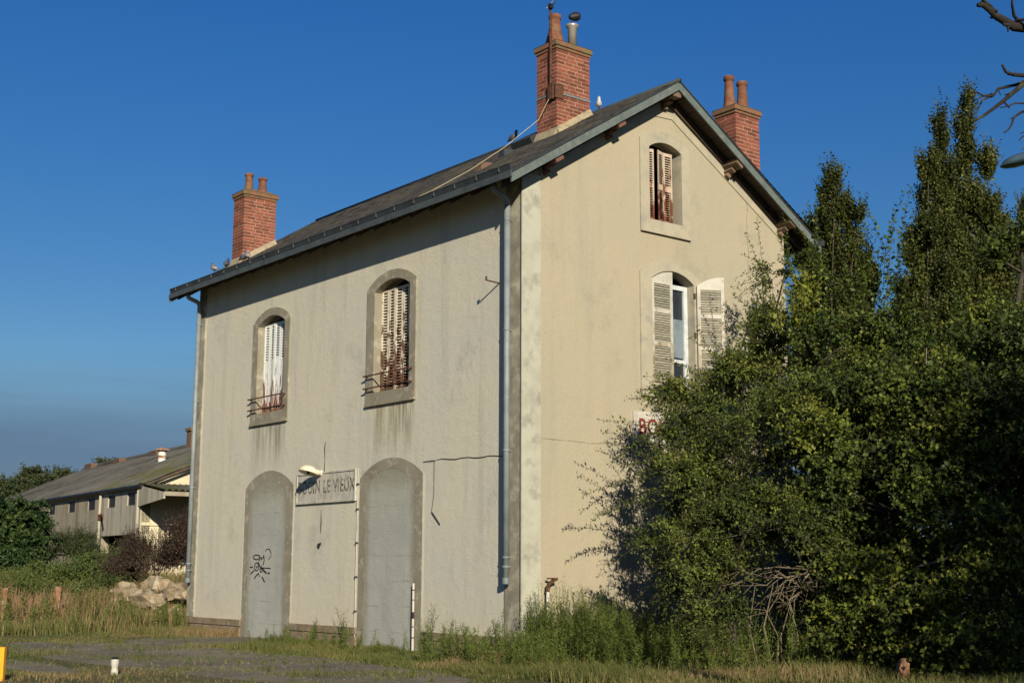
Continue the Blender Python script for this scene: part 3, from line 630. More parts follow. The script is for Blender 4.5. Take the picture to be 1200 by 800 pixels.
# front fascia and zinc gutter standing on the slates, with hooks
k = MB(); k.box((X0-0.005, yF-0.035, 7.24), (O+0.004, yF-0.012, 7.345)); k.build('fascia', MAT['fascia'], roof)
k = MB(); k.add([(X0-0.01, yF+0.0, 7.355), (O-0.04, yF+0.0, 7.355), (O-0.04, yF-0.02, 7.458), (X0-0.01, yF-0.02, 7.458), (X0-0.01, yF+0.012, 7.355), (O-0.04, yF+0.012, 7.355), (O-0.04, yF-0.008, 7.458), (X0-0.01, yF-0.008, 7.458)],
     [(0,1,2,3),(7,6,5,4),(0,4,5,1),(1,5,6,2),(2,6,7,3),(3,7,4,0)])
k.tube([(X0-0.01, yF-0.016, 7.461), (O-0.04, yF-0.016, 7.461)], 0.012, 6); gut = k.build('gutter', MAT['zinc_dark'], st)
for i in range(21):
    x = X0+0.3+i*0.585; k = MB(); k.box((x-0.007, yF-0.028, 7.385), (x+0.007, yF-0.002, 7.464)); k.obox((x, yF+0.07, 7.443), (0.006, 0, 0), (0, 0.09, -0.01), (0, 0, 0.004)); k.build('gutter_hook', MAT['fascia'], gut)
k = MB(); k.box((X0, yB-0.0, roof_z(yB)-0.09), (O, yB+0.11, roof_z(yB)+0.02)); k.build('rear_gutter', MAT['zinc_dark'], st)
for ya, yb in ((yF+0.1, 3.19), (3.21, yB-0.1)):
    k = MB(); p = [(ya, roof_z(ya)-0.24), (yb, roof_z(yb)-0.24), (yb, roof_z(yb)-0.08), (ya, roof_z(ya)-0.08)]
    k.add([(0.02, y, z) for y, z in p]+[(0.075, y, z) for y, z in p], [(0,1,2,3),(7,6,5,4),(0,4,5,1),(1,5,6,2),(2,6,7,3),(3,7,4,0)]); k.build('wall_rafter', MAT['soffit'], roof)
# purlin ends with small bracket blocks
for y, mt in ((0.46, 'purlin'), (1.85, 'purlin'), (3.2, 'purlin_pale'), (4.81, 'purlin_pale'), (6.25, 'purlin_pale')):
    sg = 0 if abs(y-3.2) < 0.1 else (1 if y < 3.2 else -1); s_ = SL*sg
    k = MB(); z = roof_z(y)-0.19-(0.03 if sg == 0 else 0); n_ = Vector((0, -s_, 1)).normalized(); tt = Vector((0, 1, s_)).normalized()
    k.obox((0.19, y, z), (0.19, 0, 0), tt*0.095, n_*0.065); k.obox((0.1, y, z-0.10), (0.12, 0, 0.02), tt*0.06, n_*0.035)
    k.obox((0.05, y, z-0.17), (0.05, 0, 0), tt*0.05, n_*0.04)
    k.build('purlin_end', MAT[mt], roof, bevel=0.012)

# downpipes
def downpipe(x, z0, z1, neck_y, neck_z, yo=-0.115):
    k = MB(); k.tube([(x, yo, z0), (x, yo, z1)], 0.05, 14); pp = k.build('downpipe', MAT['pipe'], st, True)
    k = MB(); k.tube([(x, yo, z1-0.01), (x, yo, 7.03), (x+0.005, yo-0.02, 7.09), (x+0.01, yo-0.07, 7.125), (x+0.03, neck_y+0.08, 7.165), (x+0.035, neck_y+0.02, 7.19), (x+0.035, neck_y, 7.22), (x+0.035, neck_y, 7.29)], 0.047, 12); k.build('pipe_neck', MAT['pipe'], pp, True)
    for z in (z0+0.36, z0+0.22, z0+2.0, z0+3.9, z1-0.25):
        k = MB(); k.lathe((x, yo, z), [(0.051, 0), (0.058, 0.005), (0.058, 0.028), (0.051, 0.033)], 14); k.box((x-0.008, yo+0.05, z+0.006), (x+0.008, 0.0, z+0.026)); k.build('pipe_clip', MAT['pipe'], pp)
    k = MB(); k.lathe((x, yo, z0-0.03), [(0.053, 0), (0.06, 0.01), (0.06, 0.09), (0.053, 0.1)], 14); k.build('pipe_socket', MAT['zinc'], pp)
downpipe(-0.235, 1.06, 7.0, yF+0.12, 7.28); downpipe(-11.28, 0.98, 6.85, yF+0.12, 7.28)

# chimneys: every visible brick its own piece
bm_ = MB(); bm_.box((-0.5, -0.5, -0.5), (0.5, 0.5, 0.5))
brick_me = bpy.data.meshes.new('brick'); brick_me.from_pydata(bm_.v, [], bm_.f); brick_me.materials.append(MAT['brick'])
n_brick = [0]
def chimney(x0, x1, y0, y1, z0, ztop, zvis, name='chimney'):
    core = MB(); core.box((x0+0.004, y0+0.004, z0), (x1-0.004, y1-0.004, ztop)); ch = core.build(name, MAT['mortar'], st)
    rest = MB(); ph = 0.0735; rows = int((ztop-z0)/ph); dp = 0.10
    for r in range(rows):
        za = ztop-(r+1)*ph; zc = za+ph/2
        for face in range(4):
            par = (r+face) % 2
            lo, hi = ((x0, x1) if face in (0, 2) else (y0, y1))
            if par: lo, hi = lo+dp+0.004, hi-dp-0.004
            wd = hi-lo; nb = max(1, int(round(wd/0.215))); cuts = [lo+wd*i/nb for i in range(nb+1)]
            if r % 4 == 1 and nb > 1: cuts = [c + (0.05 if 0 < i < nb else 0) for i, c in enumerate(cuts)]
            for i in range(nb):
                a, b = cuts[i]+0.008, cuts[i+1]-0.008
                if i == 0: a = lo
                if i == nb-1: b = hi
                j = random.uniform(-0.004, 0.003)
                if face == 0: c0, c1 = (a, y0-j, zc-0.0285), (b, y0+dp, zc+0.0285)
                elif face == 2: c0, c1 = (a, y1-dp, zc-0.0285), (b, y1+j, zc+0.0285)
                elif face == 1: c0, c1 = (x1-dp, a, zc-0.0285), (x1+j, b, zc+0.0285)
                else: c0, c1 = (x0-j, a, zc-0.0285), (x0+dp, b, zc+0.0285)
                if face in (0, 1) and zc > zvis and n_brick[0] < 300:
                    o = bpy.data.objects.new('brick', brick_me); col.objects.link(o); o.parent = ch
                    o.location = [(p+q)/2 for p, q in zip(c0, c1)]; o.scale = [abs(q-p) for p, q in zip(c0, c1)]; n_brick[0] += 1
                    o.rotation_euler = (0, 0, 0)
                else: rest.box(c0, c1)
    tag(rest.build('brickwork', MAT['brick2'], ch), kind='stuff')
    k = MB(); k.box((x0-0.02, y0-0.02, ztop), (x1+0.02, y1+0.02, ztop+0.055)); k.box((x0-0.045, y0-0.045, ztop+0.055), (x1+0.045, y1+0.045, ztop+0.15))
    cx, cy = (x0+x1)/2, (y0+y1)/2; zt = ztop+0.15
    k.add([(x0-0.05, y0-0.05, zt), (x1+0.05, y0-0.05, zt), (x1+0.05, y1+0.05, zt), (x0-0.05, y1+0.05, zt), (cx-0.16, y0+0.12, zt+0.09), (cx+0.16, y0+0.12, zt+0.09), (cx+0.16, y1-0.12, zt+0.09), (cx-0.16, y1-0.12, zt+0.09)],
          [(0,1,5,4),(1,2,6,5),(2,3,7,6),(3,0,4,7),(4,5,6,7)])
    k.build('chimney_cap', MAT['cap'], ch, bevel=0.012)
    # mortar fillet along the slates
    k = MB()
    def fil(pa, pb, nx, ny):
        (xa, ya), (xb, yb) = pa, pb; h = 0.13
        k.add([(xa, ya, roof_z(ya)-0.02), (xb, yb, roof_z(yb)-0.02), (xb, yb, roof_z(yb)+h), (xa, ya, roof_z(ya)+h), (xa+nx*0.09, ya+ny*0.09, roof_z(ya+ny*0.09)-0.01), (xb+nx*0.09, yb+ny*0.09, roof_z(yb+ny*0.09)-0.01)],
              [(3,2,5,4),(0,3,4),(1,5,2)])
    fil((x0-0.005, y0-0.006), (x1+0.005, y0-0.006), 0, -1); fil((x1+0.006, y0-0.005), (x1+0.006, y1+0.005), 1, 0); fil((x0-0.006, y0-0.005), (x0-0.006, y1+0.005), -1, 0)
    k.build('flashing', MAT['lead'], ch)
    return ch
def pot(ch, x, y, z, h, r0, r1, rr=0.02):
    k = MB(); k.lathe((x, y, z), [(r0, 0), (r0*0.92, h*0.1), (r1+(r0-r1)*0.5, h*0.3), (r1+(r0-r1)*0.2, h*0.55), (r1, h*0.8), (r1*0.98, h*0.86), (r1+rr, h*0.88), (r1+rr, h), (r1-0.03, h), (r1-0.035, h*0.8)], 18)
    return k.build('chimney_pot', MAT['pot'], ch, True)
c1 = chimney(-2.39, -1.82, 2.3, 3.12, 8.8, 10.78, 9.05)
pot(c1, -2.12, 2.52, 10.95, 0.62, 0.20, 0.10)
k = MB(); k.lathe((-2.08, 2.92, 10.9), [(0.085, 0), (0.085, 0.50), (0.12, 0.53), (0.125, 0.57), (0.09, 0.58), (0.02, 0.6)], 16); k.build('flue_pipe', MAT['flue'], c1, True)
k = MB(); k.lathe((-2.08, 2.92, 11.50), [(0.012, -0.1), (0.012, 0.10)], 8)
k.lathe((-2.06, 2.96, 11.65), [(0.02, -0.12), (0.05, -0.1), (0.085, -0.02), (0.09, 0.05), (0.07, 0.1), (0.02, 0.12)], 12, axis=(0.3, 0.9, 0.25)); k.build('flue_cowl', MAT['black'], c1)
k = MB(); k.box((-2.402, 2.288, 9.90), (-1.808, 3.132, 9.935)); k.build('chimney_strap', MAT['zinc'], c1)
c3 = chimney(-0.57, -0.06, 5.2, 5.86, 7.9, 9.70, 8.6)
pot(c3, -0.36, 5.38, 9.87, 0.66, 0.125, 0.083); pot(c3, -0.30, 5.68, 9.87, 0.60, 0.125, 0.087)
c2 = chimney(-11.46, -10.95, 0.72, 1.54, 7.9, 9.66, 8.4)
pot(c2, -11.2, 0.95, 9.83, 0.46, 0.115, 0.082); pot(c2, -11.2, 1.30, 9.83, 0.42, 0.12, 0.085)
# small slate vents and upstand on the front slope
def roof_pt(x, y, h=0): return Vector((x, y, float(roof_z(y))+h))
for x, y, sx_, sz_, mt in ((-2.62, 1.2, 0.10, 0.11, 'vent'), (-2.9, 1.95, 0.10, 0.10, 'zinc_dark')):
    k = MB(); c = roof_pt(x, y); k.add([(x-sx_, y-0.1, c.z-0.1*SL), (x+sx_, y-0.1, c.z-0.1*SL), (x+sx_, y+0.18, c.z+0.18*SL), (x-sx_, y+0.18, c.z+0.18*SL), (x-sx_*0.7, y-0.07, c.z+sz_), (x+sx_*0.7, y-0.07, c.z+sz_)],
        [(0,1,5,4),(1,2,5),(3,0,4),(4,5,2,3)]); k.build('slate_vent', MAT[mt], roof)
k = MB(); c = roof_pt(-2.75, 2.45); n_ = Vector((0, -SL, 1)).normalized(); tt = Vector((0, 1, SL)).normalized(); k.obox(c+n_*0.06, (0.30, 0, 0), tt*0.24, n_*0.07); k.build('roof_hatch', MAT['zinc_dark'], roof, bevel=0.01)

# ------------------------------------------------------------------ things fixed to the building
ae = thing('aerial', 'rusty television aerial mast strapped to the chimney nearest the gable', 'aerial', (-1.95, 2.25, 9.75))
mx_, my_ = -1.93, 2.25
k = MB(); k.tube([(mx_, my_, 9.80), (mx_, my_, 11.60)], 0.024, 8); k.build('mast', MAT['rust'], ae)
k = MB(); k.obox((mx_-0.0, my_+0.012, 9.95), (0.07, 0, 0), (0, 0.03, 0), (0, 0, 0.15)); k.obox((mx_+0.12, my_+0.1, 9.95), (0.012, 0, 0), (0, 0.1, 0), (0, 0, 0.14)); k.build('bracket', MAT['rust'], ae)
k = MB(); k.obox((mx_+0.03, my_-0.02, 11.6), (0.04, 0, 0), (0, 0.035, 0), (0, 0, 0.045)); bx_ = k.build('clamp', MAT['black'], ae)
k = MB(); bo = Vector((mx_, my_, 11.66)); dr = Vector((0.45, 0.5, 0.74)).normalized(); k.tube([bo-dr*0.12, bo+dr*1.1], 0.012, 6); k.build('boom', MAT['zinc'], ae)
sd = dr.cross(Vector((0, 0, 1))).normalized()
for i in range(7):
    k = MB(); c = bo+dr*(0.12+i*0.15); k.tube([c-sd*(0.24-0.012*i), c+sd*(0.24-0.012*i)], 0.006, 5); k.build('element', MAT['flue'], ae)
k = MB(); pts = [Vector((mx_-0.02, my_-0.03, 9.8)), Vector((-2.1, 2.1, 9.42)), Vector((-2.35, 1.5, 8.83)), Vector((-2.6, 0.9, roof_z(0.9)+0.1)), Vector((-2.9, 0.3, roof_z(0.3)+0.06)), Vector((-3.6, -0.1, roof_z(-0.1)+0.05))]
k.tube(pts, 0.0055, 6); tag(k.build('aerial_cable', MAT['cable_pale']), 'pale slack cable running down the slates from the aerial', 'cable')

sg = thing('station_sign', 'weathered grey wall sign with dark capital letters under the small lamp', 'sign', (-5.72, -0.02, 2.77))
k = MB(); k.box((-6.80, -0.032, 2.50), (-4.74, 0.0, 3.02)); k.build('sign_board', MAT['sign'], sg)
k = MB()
for c0, c1 in (((-6.83, -0.048, 3.02), (-4.71, 0.0, 3.05)), ((-6.83, -0.048, 2.47), (-4.71, 0.0, 2.50)), ((-6.83, -0.048, 2.50), (-6.80, 0.0, 3.02)), ((-4.74, -0.048, 2.50), (-4.71, 0.0, 3.02))): k.box(c0, c1)
k.build('sign_frame', MAT['sign'], sg)
def text(s, mat, parent, loc, rot, size, sx_, name='lettering', ext=0.002):
    cu = bpy.data.curves.new(name, 'FONT'); cu.body = s; cu.size = size; cu.extrude = ext; cu.offset = 0.012*size
    cu.align_x = 'CENTER'; cu.align_y = 'CENTER'; cu.space_character = 1.12
    o = bpy.data.objects.new(name, cu); col.objects.link(o); cu.materials.append(mat)
    bpy.context.view_layer.update(); me = bpy.data.meshes.new_from_object(o); bpy.data.objects.remove(o); me.name = name
    o = link_mesh(name, me, None, parent); o.location = Vector(loc)-org(parent); o.rotation_euler = rot; o.scale = (sx_, 1, 1); return tag(o, kind='stuff')
text('BOUIN LE VIEUX', MAT['letter_black'], sg, (-5.76, -0.035, 2.765), (R(90), 0, 0), 0.335, 0.74)
wl = thing('wall_lamp', 'cream dish shaped wall lamp on a short arm above the grey sign', 'lamp', (-5.92, -0.03, 3.03))
k = MB(); k.lathe((-5.93, -0.028, 3.03), [(0.055, 0), (0.055, 0.03), (0.035, 0.05)], 12, axis=(0, -1, 0)); k.build('wall_plate', MAT['white'], wl)
k = MB(); k.tube([(-5.93, -0.05, 3.03), (-5.93, -0.19, 3.05)], 0.05, 10); k.build('arm', MAT['lamp'], wl, True)
k = MB(); ax = Vector((0, -0.30, -1)).normalized(); pr = [(0.03, -0.02), (0.1, 0.0), (0.15, 0.035), (0.18, 0.085), (0.19, 0.125), (0.18, 0.123), (0.14, 0.05), (0.09, 0.015), (0.02, 0.0)]
k.lathe((-5.94, -0.275, 3.135), pr, 22, axis=ax); k.build('shade', MAT['lamp'], wl, True)
k = MB(); k.lathe((-5.94, -0.275, 3.135), [(0.02, 0.02), (0.035, 0.07), (0.03, 0.12), (0.01, 0.14)], 10, axis=ax); k.build('bulb', MAT['black'], wl, True)
k = MB(); k.tube([(-5.87, -0.004, 3.06), (-5.86, -0.006, 3.3), (-5.88, -0.004, 3.48), (-5.86, -0.006, 3.62)], [0.008, 0.004, 0.011, 0.004], 5); tag(k.build('lamp_wire', MAT['wire']), 'frayed dark wire running up the wall above the lamp', 'wire')
k = MB(); k.tube([(-5.95, -0.004, 2.35), (-5.93, -0.006, 2.1), (-5.96, -0.005, 1.9)], [0.004, 0.011, 0.006], 5); k.lathe((-6.02, -0.0, 1.67), [(0.06, 0), (0.03, 0.012)], 7, axis=(0, -1, 0)); k.lathe((-5.96, -0.0, 1.71), [(0.04, 0), (0.02, 0.012)], 6, axis=(0, -1, 0))
tag(k.build('wire_stub', MAT['wire']), 'broken dark wire end on the wall below the sign', 'wire')
cd = thing('conduit', 'thin vertical pipe from the sign corner down to the plinth', 'pipe', (-4.655, -0.03, 0.1))
k = MB(); k.tube([(-4.655, -0.022, 0.0), (-4.655, -0.022, 3.06)], 0.010, 8); k.build('tube', MAT['sign'], cd)
for z in (0.5, 1.1, 1.7, 2.3, 2.75):
    k = MB(); k.box((-4.675, -0.042, z), (-4.632, 0.0, z+0.03)); k.build('clip', MAT['zinc_dark'], cd)
vp = thing('vent_pipe', 'short white and black pipe standing against the right blocked door', 'pipe', (-2.78, -0.06, -0.12))
k = MB(); k.tube([(-2.78, -0.065, -0.14), (-2.78, -0.065, 1.02)], 0.021, 8); k.build('tube', MAT['sign_white'], vp)
for z, h in ((0.12, 0.02), (0.44, 0.11), (0.74, 0.015), (0.9, 0.02), (0.30, 0.015)):
    k = MB(); k.lathe((-2.78, -0.065, z), [(0.0225, 0), (0.0225, h)], 8); k.build('peeled_patch', MAT['black'], vp)
k = MB(); pts = [(-2.25+0.178*i, -0.006-0.002*(i % 2), 3.055+0.012*math.sin(i*1.7)-0.004*i) for i in range(11)]; k.tube(pts, [0.004]+[0.0055+0.003*(i*7 % 4)/3 for i in range(10)], 5)
k.tube([(-2.27, -0.014, 3.05), (-2.62, -0.01, 3.045)], 0.006, 4)
k.tube([(-2.30, -0.014, 3.05), (-2.305, -0.008, 2.5), (-2.36, -0.012, 2.2), (-2.345, -0.01, 2.18), (-2.12, -0.012, 1.98)], [0.004, 0.004, 0.004, 0.011, 0.009], 5)
tag(k.build('loose_wire', MAT['wire']), 'loose black wire strung across the wall between right door and downpipe', 'wire')
br = MB(); br.tube([(-0.575, 0.0, 5.795), (-0.535, -0.30, 5.80)], 0.013, 6); br.tube([(-0.535, -0.30, 5.80), (-0.535, -0.30, 5.86)], 0.017, 6)
tag(br.build('iron_hook', MAT['rust']), 'rusty iron hook sticking out of the wall beside the downpipe', 'hook')

gs = thing('gable_sign', 'white sign board with red capital letters half hidden behind the leaves', 'sign', (0.03, 3.75, 3.6))
k = MB(); k.box((0.0, 2.37, 3.34), (0.04, 5.15, 3.86)); k.build('sign_board', MAT['sign_white'], gs)
text('BOUIN LE VIEUX', MAT['letter_red'], gs, (0.046, 3.78, 3.60), (R(90), 0, R(90)), 0.37, 0.86, ext=0.006)
k = MB(); k.lathe((0.0, 0.99, 1.92), [(0.07, 0), (0.06, 0.006), (0.02, 0.008)], 9, axis=(1, 0, 0)); k.lathe((0.0, 0.89, 1.90), [(0.03, 0), (0.03, 0.02)], 7, axis=(1, 0, 0)); tag(k.build('wall_plug', MAT['surround']), 'small grey patch of filler on the gable wall near the corner', 'patch')
tp = thing('standpipe', 'short pale standpipe with a rusty tap against the corner of the gable', 'pipe', (0.12, 0.42, -0.1))
k = MB(); k.tube([(0.12, 0.42, -0.1), (0.12, 0.42, 0.93)], 0.022, 8); k.build('tube', MAT['white'], tp)
k = MB(); k.tube([(0.12, 0.42, 0.92), (0.13, 0.43, 1.02), (0.16, 0.50, 1.09), (0.2, 0.56, 1.12)], [0.03, 0.035, 0.03, 0.02], 7); k.obox((0.15, 0.46, 1.12), (0.05, 0.03, 0), (-0.01, 0.02, 0), (0, 0, 0.012)); k.build('tap', MAT['rust'], tp)

# sprayed tag on the left door
gf = MB()
def stroke(pts, r=0.011):
    gf.tube([FR(-8.19+a*0.92, 1.42+z*0.52, 0.012) for a, z in pts], r, 4)
def loop(cx, cz, rx, rz, a0, a1, n=14): return [(cx+rx*math.cos(R(a0+(a1-a0)*i/n)), cz+rz*math.sin(R(a0+(a1-a0)*i/n))) for i in range(n+1)]
stroke(loop(-0.22, 0.12, 0.15, 0.09, 20, 330)); stroke([(-0.1, 0.08), (-0.02, 0.12), (0.0, 0.02), (0.09, 0.12), (0.1, 0.2), (0.13, 0.0), (0.08, -0.18)], 0.013)
stroke(loop(-0.2, -0.24, 0.1, 0.15, 0, 360)); stroke([(-0.24, -0.2), (-0.19, -0.3), (-0.15, -0.2)], 0.009); stroke([(-0.08, 0.06), (-0.12, -0.1), (-0.02, -0.28), (0.02, -0.35), (0.02, -0.2)])
stroke(loop(0.28, 0.24, 0.12, 0.19, 150, 20), 0.009); stroke(loop(0.28, 0.24, 0.14, 0.22, 20, -90), 0.006)
stroke([(0.0, -0.28), (0.42, -0.30)]); stroke([(0.02, -0.27), (0.24, -0.48)], 0.016); stroke([(0.29, -0.5), (0.36, -0.46), (0.37, -0.52)], 0.012)
stroke([(-0.3, -0.38), (-0.46, -0.52)], 0.015); stroke([(-0.36, -0.27), (-0.5, -0.25)], 0.012); stroke([(-0.1, -0.5), (-0.18, -0.56), (-0.28, -0.68)], 0.014); stroke([(-0.1, -0.5), (-0.06, -0.62)], 0.009); stroke([(0.06, -0.62), (0.18, -0.82)], 0.014); stroke([(-0.05, -0.32), (-0.03, -0.44), (0.08, -0.42)], 0.012)
tag(gf.build('graffiti_tag', MAT['ink']), 'black sprayed scribble on the left blocked door', 'graffiti')

# ------------------------------------------------------------------ pigeons
def pigeon(p, yaw, mat, label, s=1.0):
    p = Vector(p); root = thing('pigeon', label, 'bird', p, 'pigeons on the roof')
    k = MB(); c, sn = math.cos(yaw), math.sin(yaw)
    spine = [(-0.17, 0.055, 0.004), (-0.12, 0.075, 0.022), (-0.06, 0.095, 0.05), (0.0, 0.105, 0.062), (0.055, 0.118, 0.055), (0.085, 0.145, 0.038), (0.098, 0.172, 0.028), (0.105, 0.19, 0.03), (0.12, 0.198, 0.024), (0.14, 0.194, 0.008), (0.155, 0.19, 0.002)]
    k.tube([(p.x+s*a*0.72*c, p.y+s*a*0.72*sn, p.z+s*(0.035+(h-0.055)*1.25)) for a, h, r in spine], [r*s for a, h, r in spine], 10); k.build('body', mat, root, True)
    for sd_ in (-1, 1):
        k = MB(); k.tube([(p.x+sd_*0.022*s*-sn+0.01*c, p.y+sd_*0.022*s*c+0.01*sn, p.z-0.002), (p.x+sd_*0.022*s*-sn, p.y+sd_*0.022*s*c, p.z+0.05*s)], 0.006*s, 5); k.build('leg', MAT['purlin'], root)
for px, py, s_, yw, mt, lb in ((251, 319, 0, 3.3, 'feather_pied', 'brown grey pigeon at the left end of the gutter'), (265, 315, 0, 2.2, 'feather', 'dark upright pigeon on the gutter left of the far chimney'),
        (285, 306, 0, 0.4, 'feather', 'dark hunched pigeon at the foot of the left chimney'), (290, 303, 0, 3.0, 'feather_pied', 'pale patched pigeon on slates below the left chimney')):
    # on the gutter rim: x along the front
    d = at(px, py, 1.0)-CAM; t = (yF-0.016-CAM[1])/d[1]; q_ = CAM+d*t
    pigeon((q_[0], yF-0.016, 7.475), yw, MAT[mt], lb, 1.0)
pigeon(roof_pt(-4.2, 3.18, 0.055), 0.3, MAT['feather'], 'dark green necked pigeon standing on the ridge beside the slate vents', 1.1)
pigeon(roof_pt(-3.05, 2.95, 0.02), 2.7, MAT['feather'], 'blue black pigeon next to the roof hatch by the near chimney', 1.2)
pigeon(roof_pt(-1.62, 3.17, 0.06), -0.7, MAT['feather_white'], 'white pigeon on the ridge just right of the near chimney', 0.95)
pigeon(roof_pt(-10.4, 0.5, 0.02), 2.0, MAT['feather_white'], 'white pigeon low on the slates right of the left chimney', 1.15)

# ------------------------------------------------------------------ shed in the distance
C0 = np.array([-25.4, 4.85]); tu = R(174.8); U = np.array([math.cos(tu), math.sin(tu)]); Vd = np.array([math.sin(tu), -math.cos(tu)])
def SH(u, v, z): p = C0+U*u+Vd*v; return (p[0], p[1], z)
sh = thing('shed', 'long grey goods shed with a mossy corrugated roof and cream gable', 'shed', SH(0, 0, 1.0))
EZs, RZs, DW, LU = 3.93, 6.05, 10.0, 23.0
def shroof(v): return EZs+(RZs-EZs)*(1-abs(v-5)/5)
def box_uv(mb, u0, u1, v0, v1, z0, z1):
    vs = [SH(u, v, z) for z in (z0, z1) for u, v in ((u0, v0), (u1, v0), (u1, v1), (u0, v1))]
    mb.add(vs, [(0,3,2,1),(4,5,6,7),(0,1,5,4),(1,2,6,5),(2,3,7,6),(3,0,4,7)])
fu = lambda a, z, d: SH(a, -d, z)
vents = [1.02, 3.14, 5.54, 8.04, 10.77, 13.6, 16.4]
def vr(u): return [(u-0.42, 3.30), (u+0.42, 3.30), (u+0.42, 3.72), (u-0.42, 3.72)]
k = MB(); k.slab(fu, [(4.2, 0.2), (LU, 0.2), (LU, EZs-0.05), (4.2, EZs-0.05)], [vr(u) for u in vents if u > 4.3], -0.3, 0); k.build('long_wall', MAT['shed_wall'], sh)
k = MB(); k.slab(fu, [(0, 2.35), (4.19, 2.35), (4.19, EZs-0.05), (0, EZs-0.05)], [vr(u) for u in vents if u < 4.3], -0.3, 0.02, True); k.build('sliding_door', MAT['shed_wall2'], sh)
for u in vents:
    k = MB(); box_uv(k, u-0.45, u+0.45, 0.03, 0.08, 3.26, 3.76); k.build('vent_shade_panel', MAT['black'], sh)  # black panel in place of the vent's shaded inside
k = MB(); box_uv(k, 0.0, LU, 0.6, 0.7, 0.2, 2.6); k.build('recess_shade_sheet', MAT['shed_gloom'], sh)  # dark sheet standing in for the shade under the sliding door
fg = lambda a, z, d: SH(-d, a, z)
k = MB(); k.slab(fg, [(0.0, 0.2), (DW, 0.2), (DW, EZs-0.1), (5, RZs-0.1), (0, EZs-0.1)], [], -0.3, 0); k.build('gable_wall', MAT['shed_cream'], sh)
k = MB(); box_uv(k, LU-0.2, LU, 0.1, DW, 0.2, EZs-0.1); box_uv(k, 0, LU, DW-0.2, DW, 0.2, EZs-0.1); k.build('rear_wall', MAT['shed_wall'], sh)
def corrugated(name, u0, u1, v0, v1, zf, pitch, amp, mat, along_u=True, nv=6):
    """ridges run down the slope"""
    n = int(abs(u1-u0)/pitch*6); us = np.linspace(u0, u1, n+1); vs_ = np.linspace(v0, v1, nv+1)
    Vv = []
    for i, u in enumerate(us):
        for j, v in enumerate(vs_):
            p = SH(u, v, zf(u, v)+amp*math.sin(2*math.pi*(u-u0)/pitch)+(0.02 if j % 2 else 0)) if along_u else SH(v, u, zf(v, u)+amp*math.sin(2*math.pi*(u-u0)/pitch))
            Vv.append(p)
    i = np.arange((n+1)*(nv+1)).reshape(n+1, nv+1); F = np.stack([i[:-1, :-1], i[1:, :-1], i[1:, 1:], i[:-1, 1:]], -1).reshape(-1, 4)
    return arrays_mesh(name, np.array(Vv), F, mat, sh)
rf = corrugated('roof', -0.35, LU+0.3, -0.12, 5.0, lambda u, v: shroof(v)+0.05, 0.2, 0.05, MAT['shed_roof'])
corrugated('roof', -0.35, LU+0.3, 5.0, DW+0.35, lambda u, v: shroof(v)+0.05, 0.2, 0.05, MAT['shed_roof'])
k = MB(); k.tube([SH(-0.4, 5, RZs+0.08), SH(LU+0.3, 5, RZs+0.08)], 0.12, 8); k.build('ridge_cap', MAT['shed_roof'], sh)
k = MB(); k.tube([SH(-0.35, -0.14, EZs-0.06), SH(LU+0.3, -0.14, EZs-0.06)], 0.06, 8); k.build('gutter', MAT['black'], sh)
k = MB(); vs = [SH(-0.37, v, shroof(v)+o_) for v, o_ in ((-0.12, -0.06), (5, -0.06), (5, 0.03), (-0.12, 0.03))]+[SH(-0.31, v, shroof(v)+o_) for v, o_ in ((-0.12, -0.06), (5, -0.06), (5, 0.03), (-0.12, 0.03))]
k.add(vs, [(0,1,2,3),(7,6,5,4),(0,4,5,1),(2,6,7,3)]); k.build('verge_board', MAT['soffit'], sh)
for u, hh in ((22.4, 0.2), (18.0, 0.15), (13.0, 0.15)):
    k = MB(); box_uv(k, u-0.55, u+0.55, 4.6, 5.4, RZs-0.1, RZs+hh); k.build('ridge_vent', MAT['vent'], sh, bevel=0.05)
k = MB(); box_uv(k, 8.9, 9.4, 4.8, 5.2, RZs-0.3, RZs+0.68); box_uv(k, 8.85, 9.45, 4.75, 5.25, RZs+0.68, RZs+0.8); k.build('chimney', MAT['cap'], sh)
k = MB(); q_ = SH(7.0, 3.0, shroof(3.0)); k.lathe(q_, [(0.15, 0), (0.15, 0.5)], 12); cw = k.build('roof_cowl', MAT['white'], sh)
k = MB(); k.lathe((q_[0], q_[1], q_[2]+0.47), [(0.14, 0), (0.30, 0.02), (0.28, 0.06), (0.08, 0.13)], 14); k.lathe((q_[0], q_[1], q_[2]+0.2), [(0.16, 0), (0.16, 0.1)], 12); k.build('cowl_hood', MAT['redpost'], cw)
for u in (4.15, 0.04):
    k = MB(); k.tube([SH(u, -0.1, 1.2), SH(u, -0.1, 3.75)], 0.05, 8); k.build('downpipe', MAT['shed_wall2'], sh)
k = MB(); k.tube([SH(4.1, -0.06, 3.0), SH(2.7, -0.5, 3.05)], 0.04, 6); k.lathe(SH(4.1, -0.06, 2.9), [(0.12, 0), (0.12, 0.2)], 8); k.build('door_track', MAT['rust'], sh)
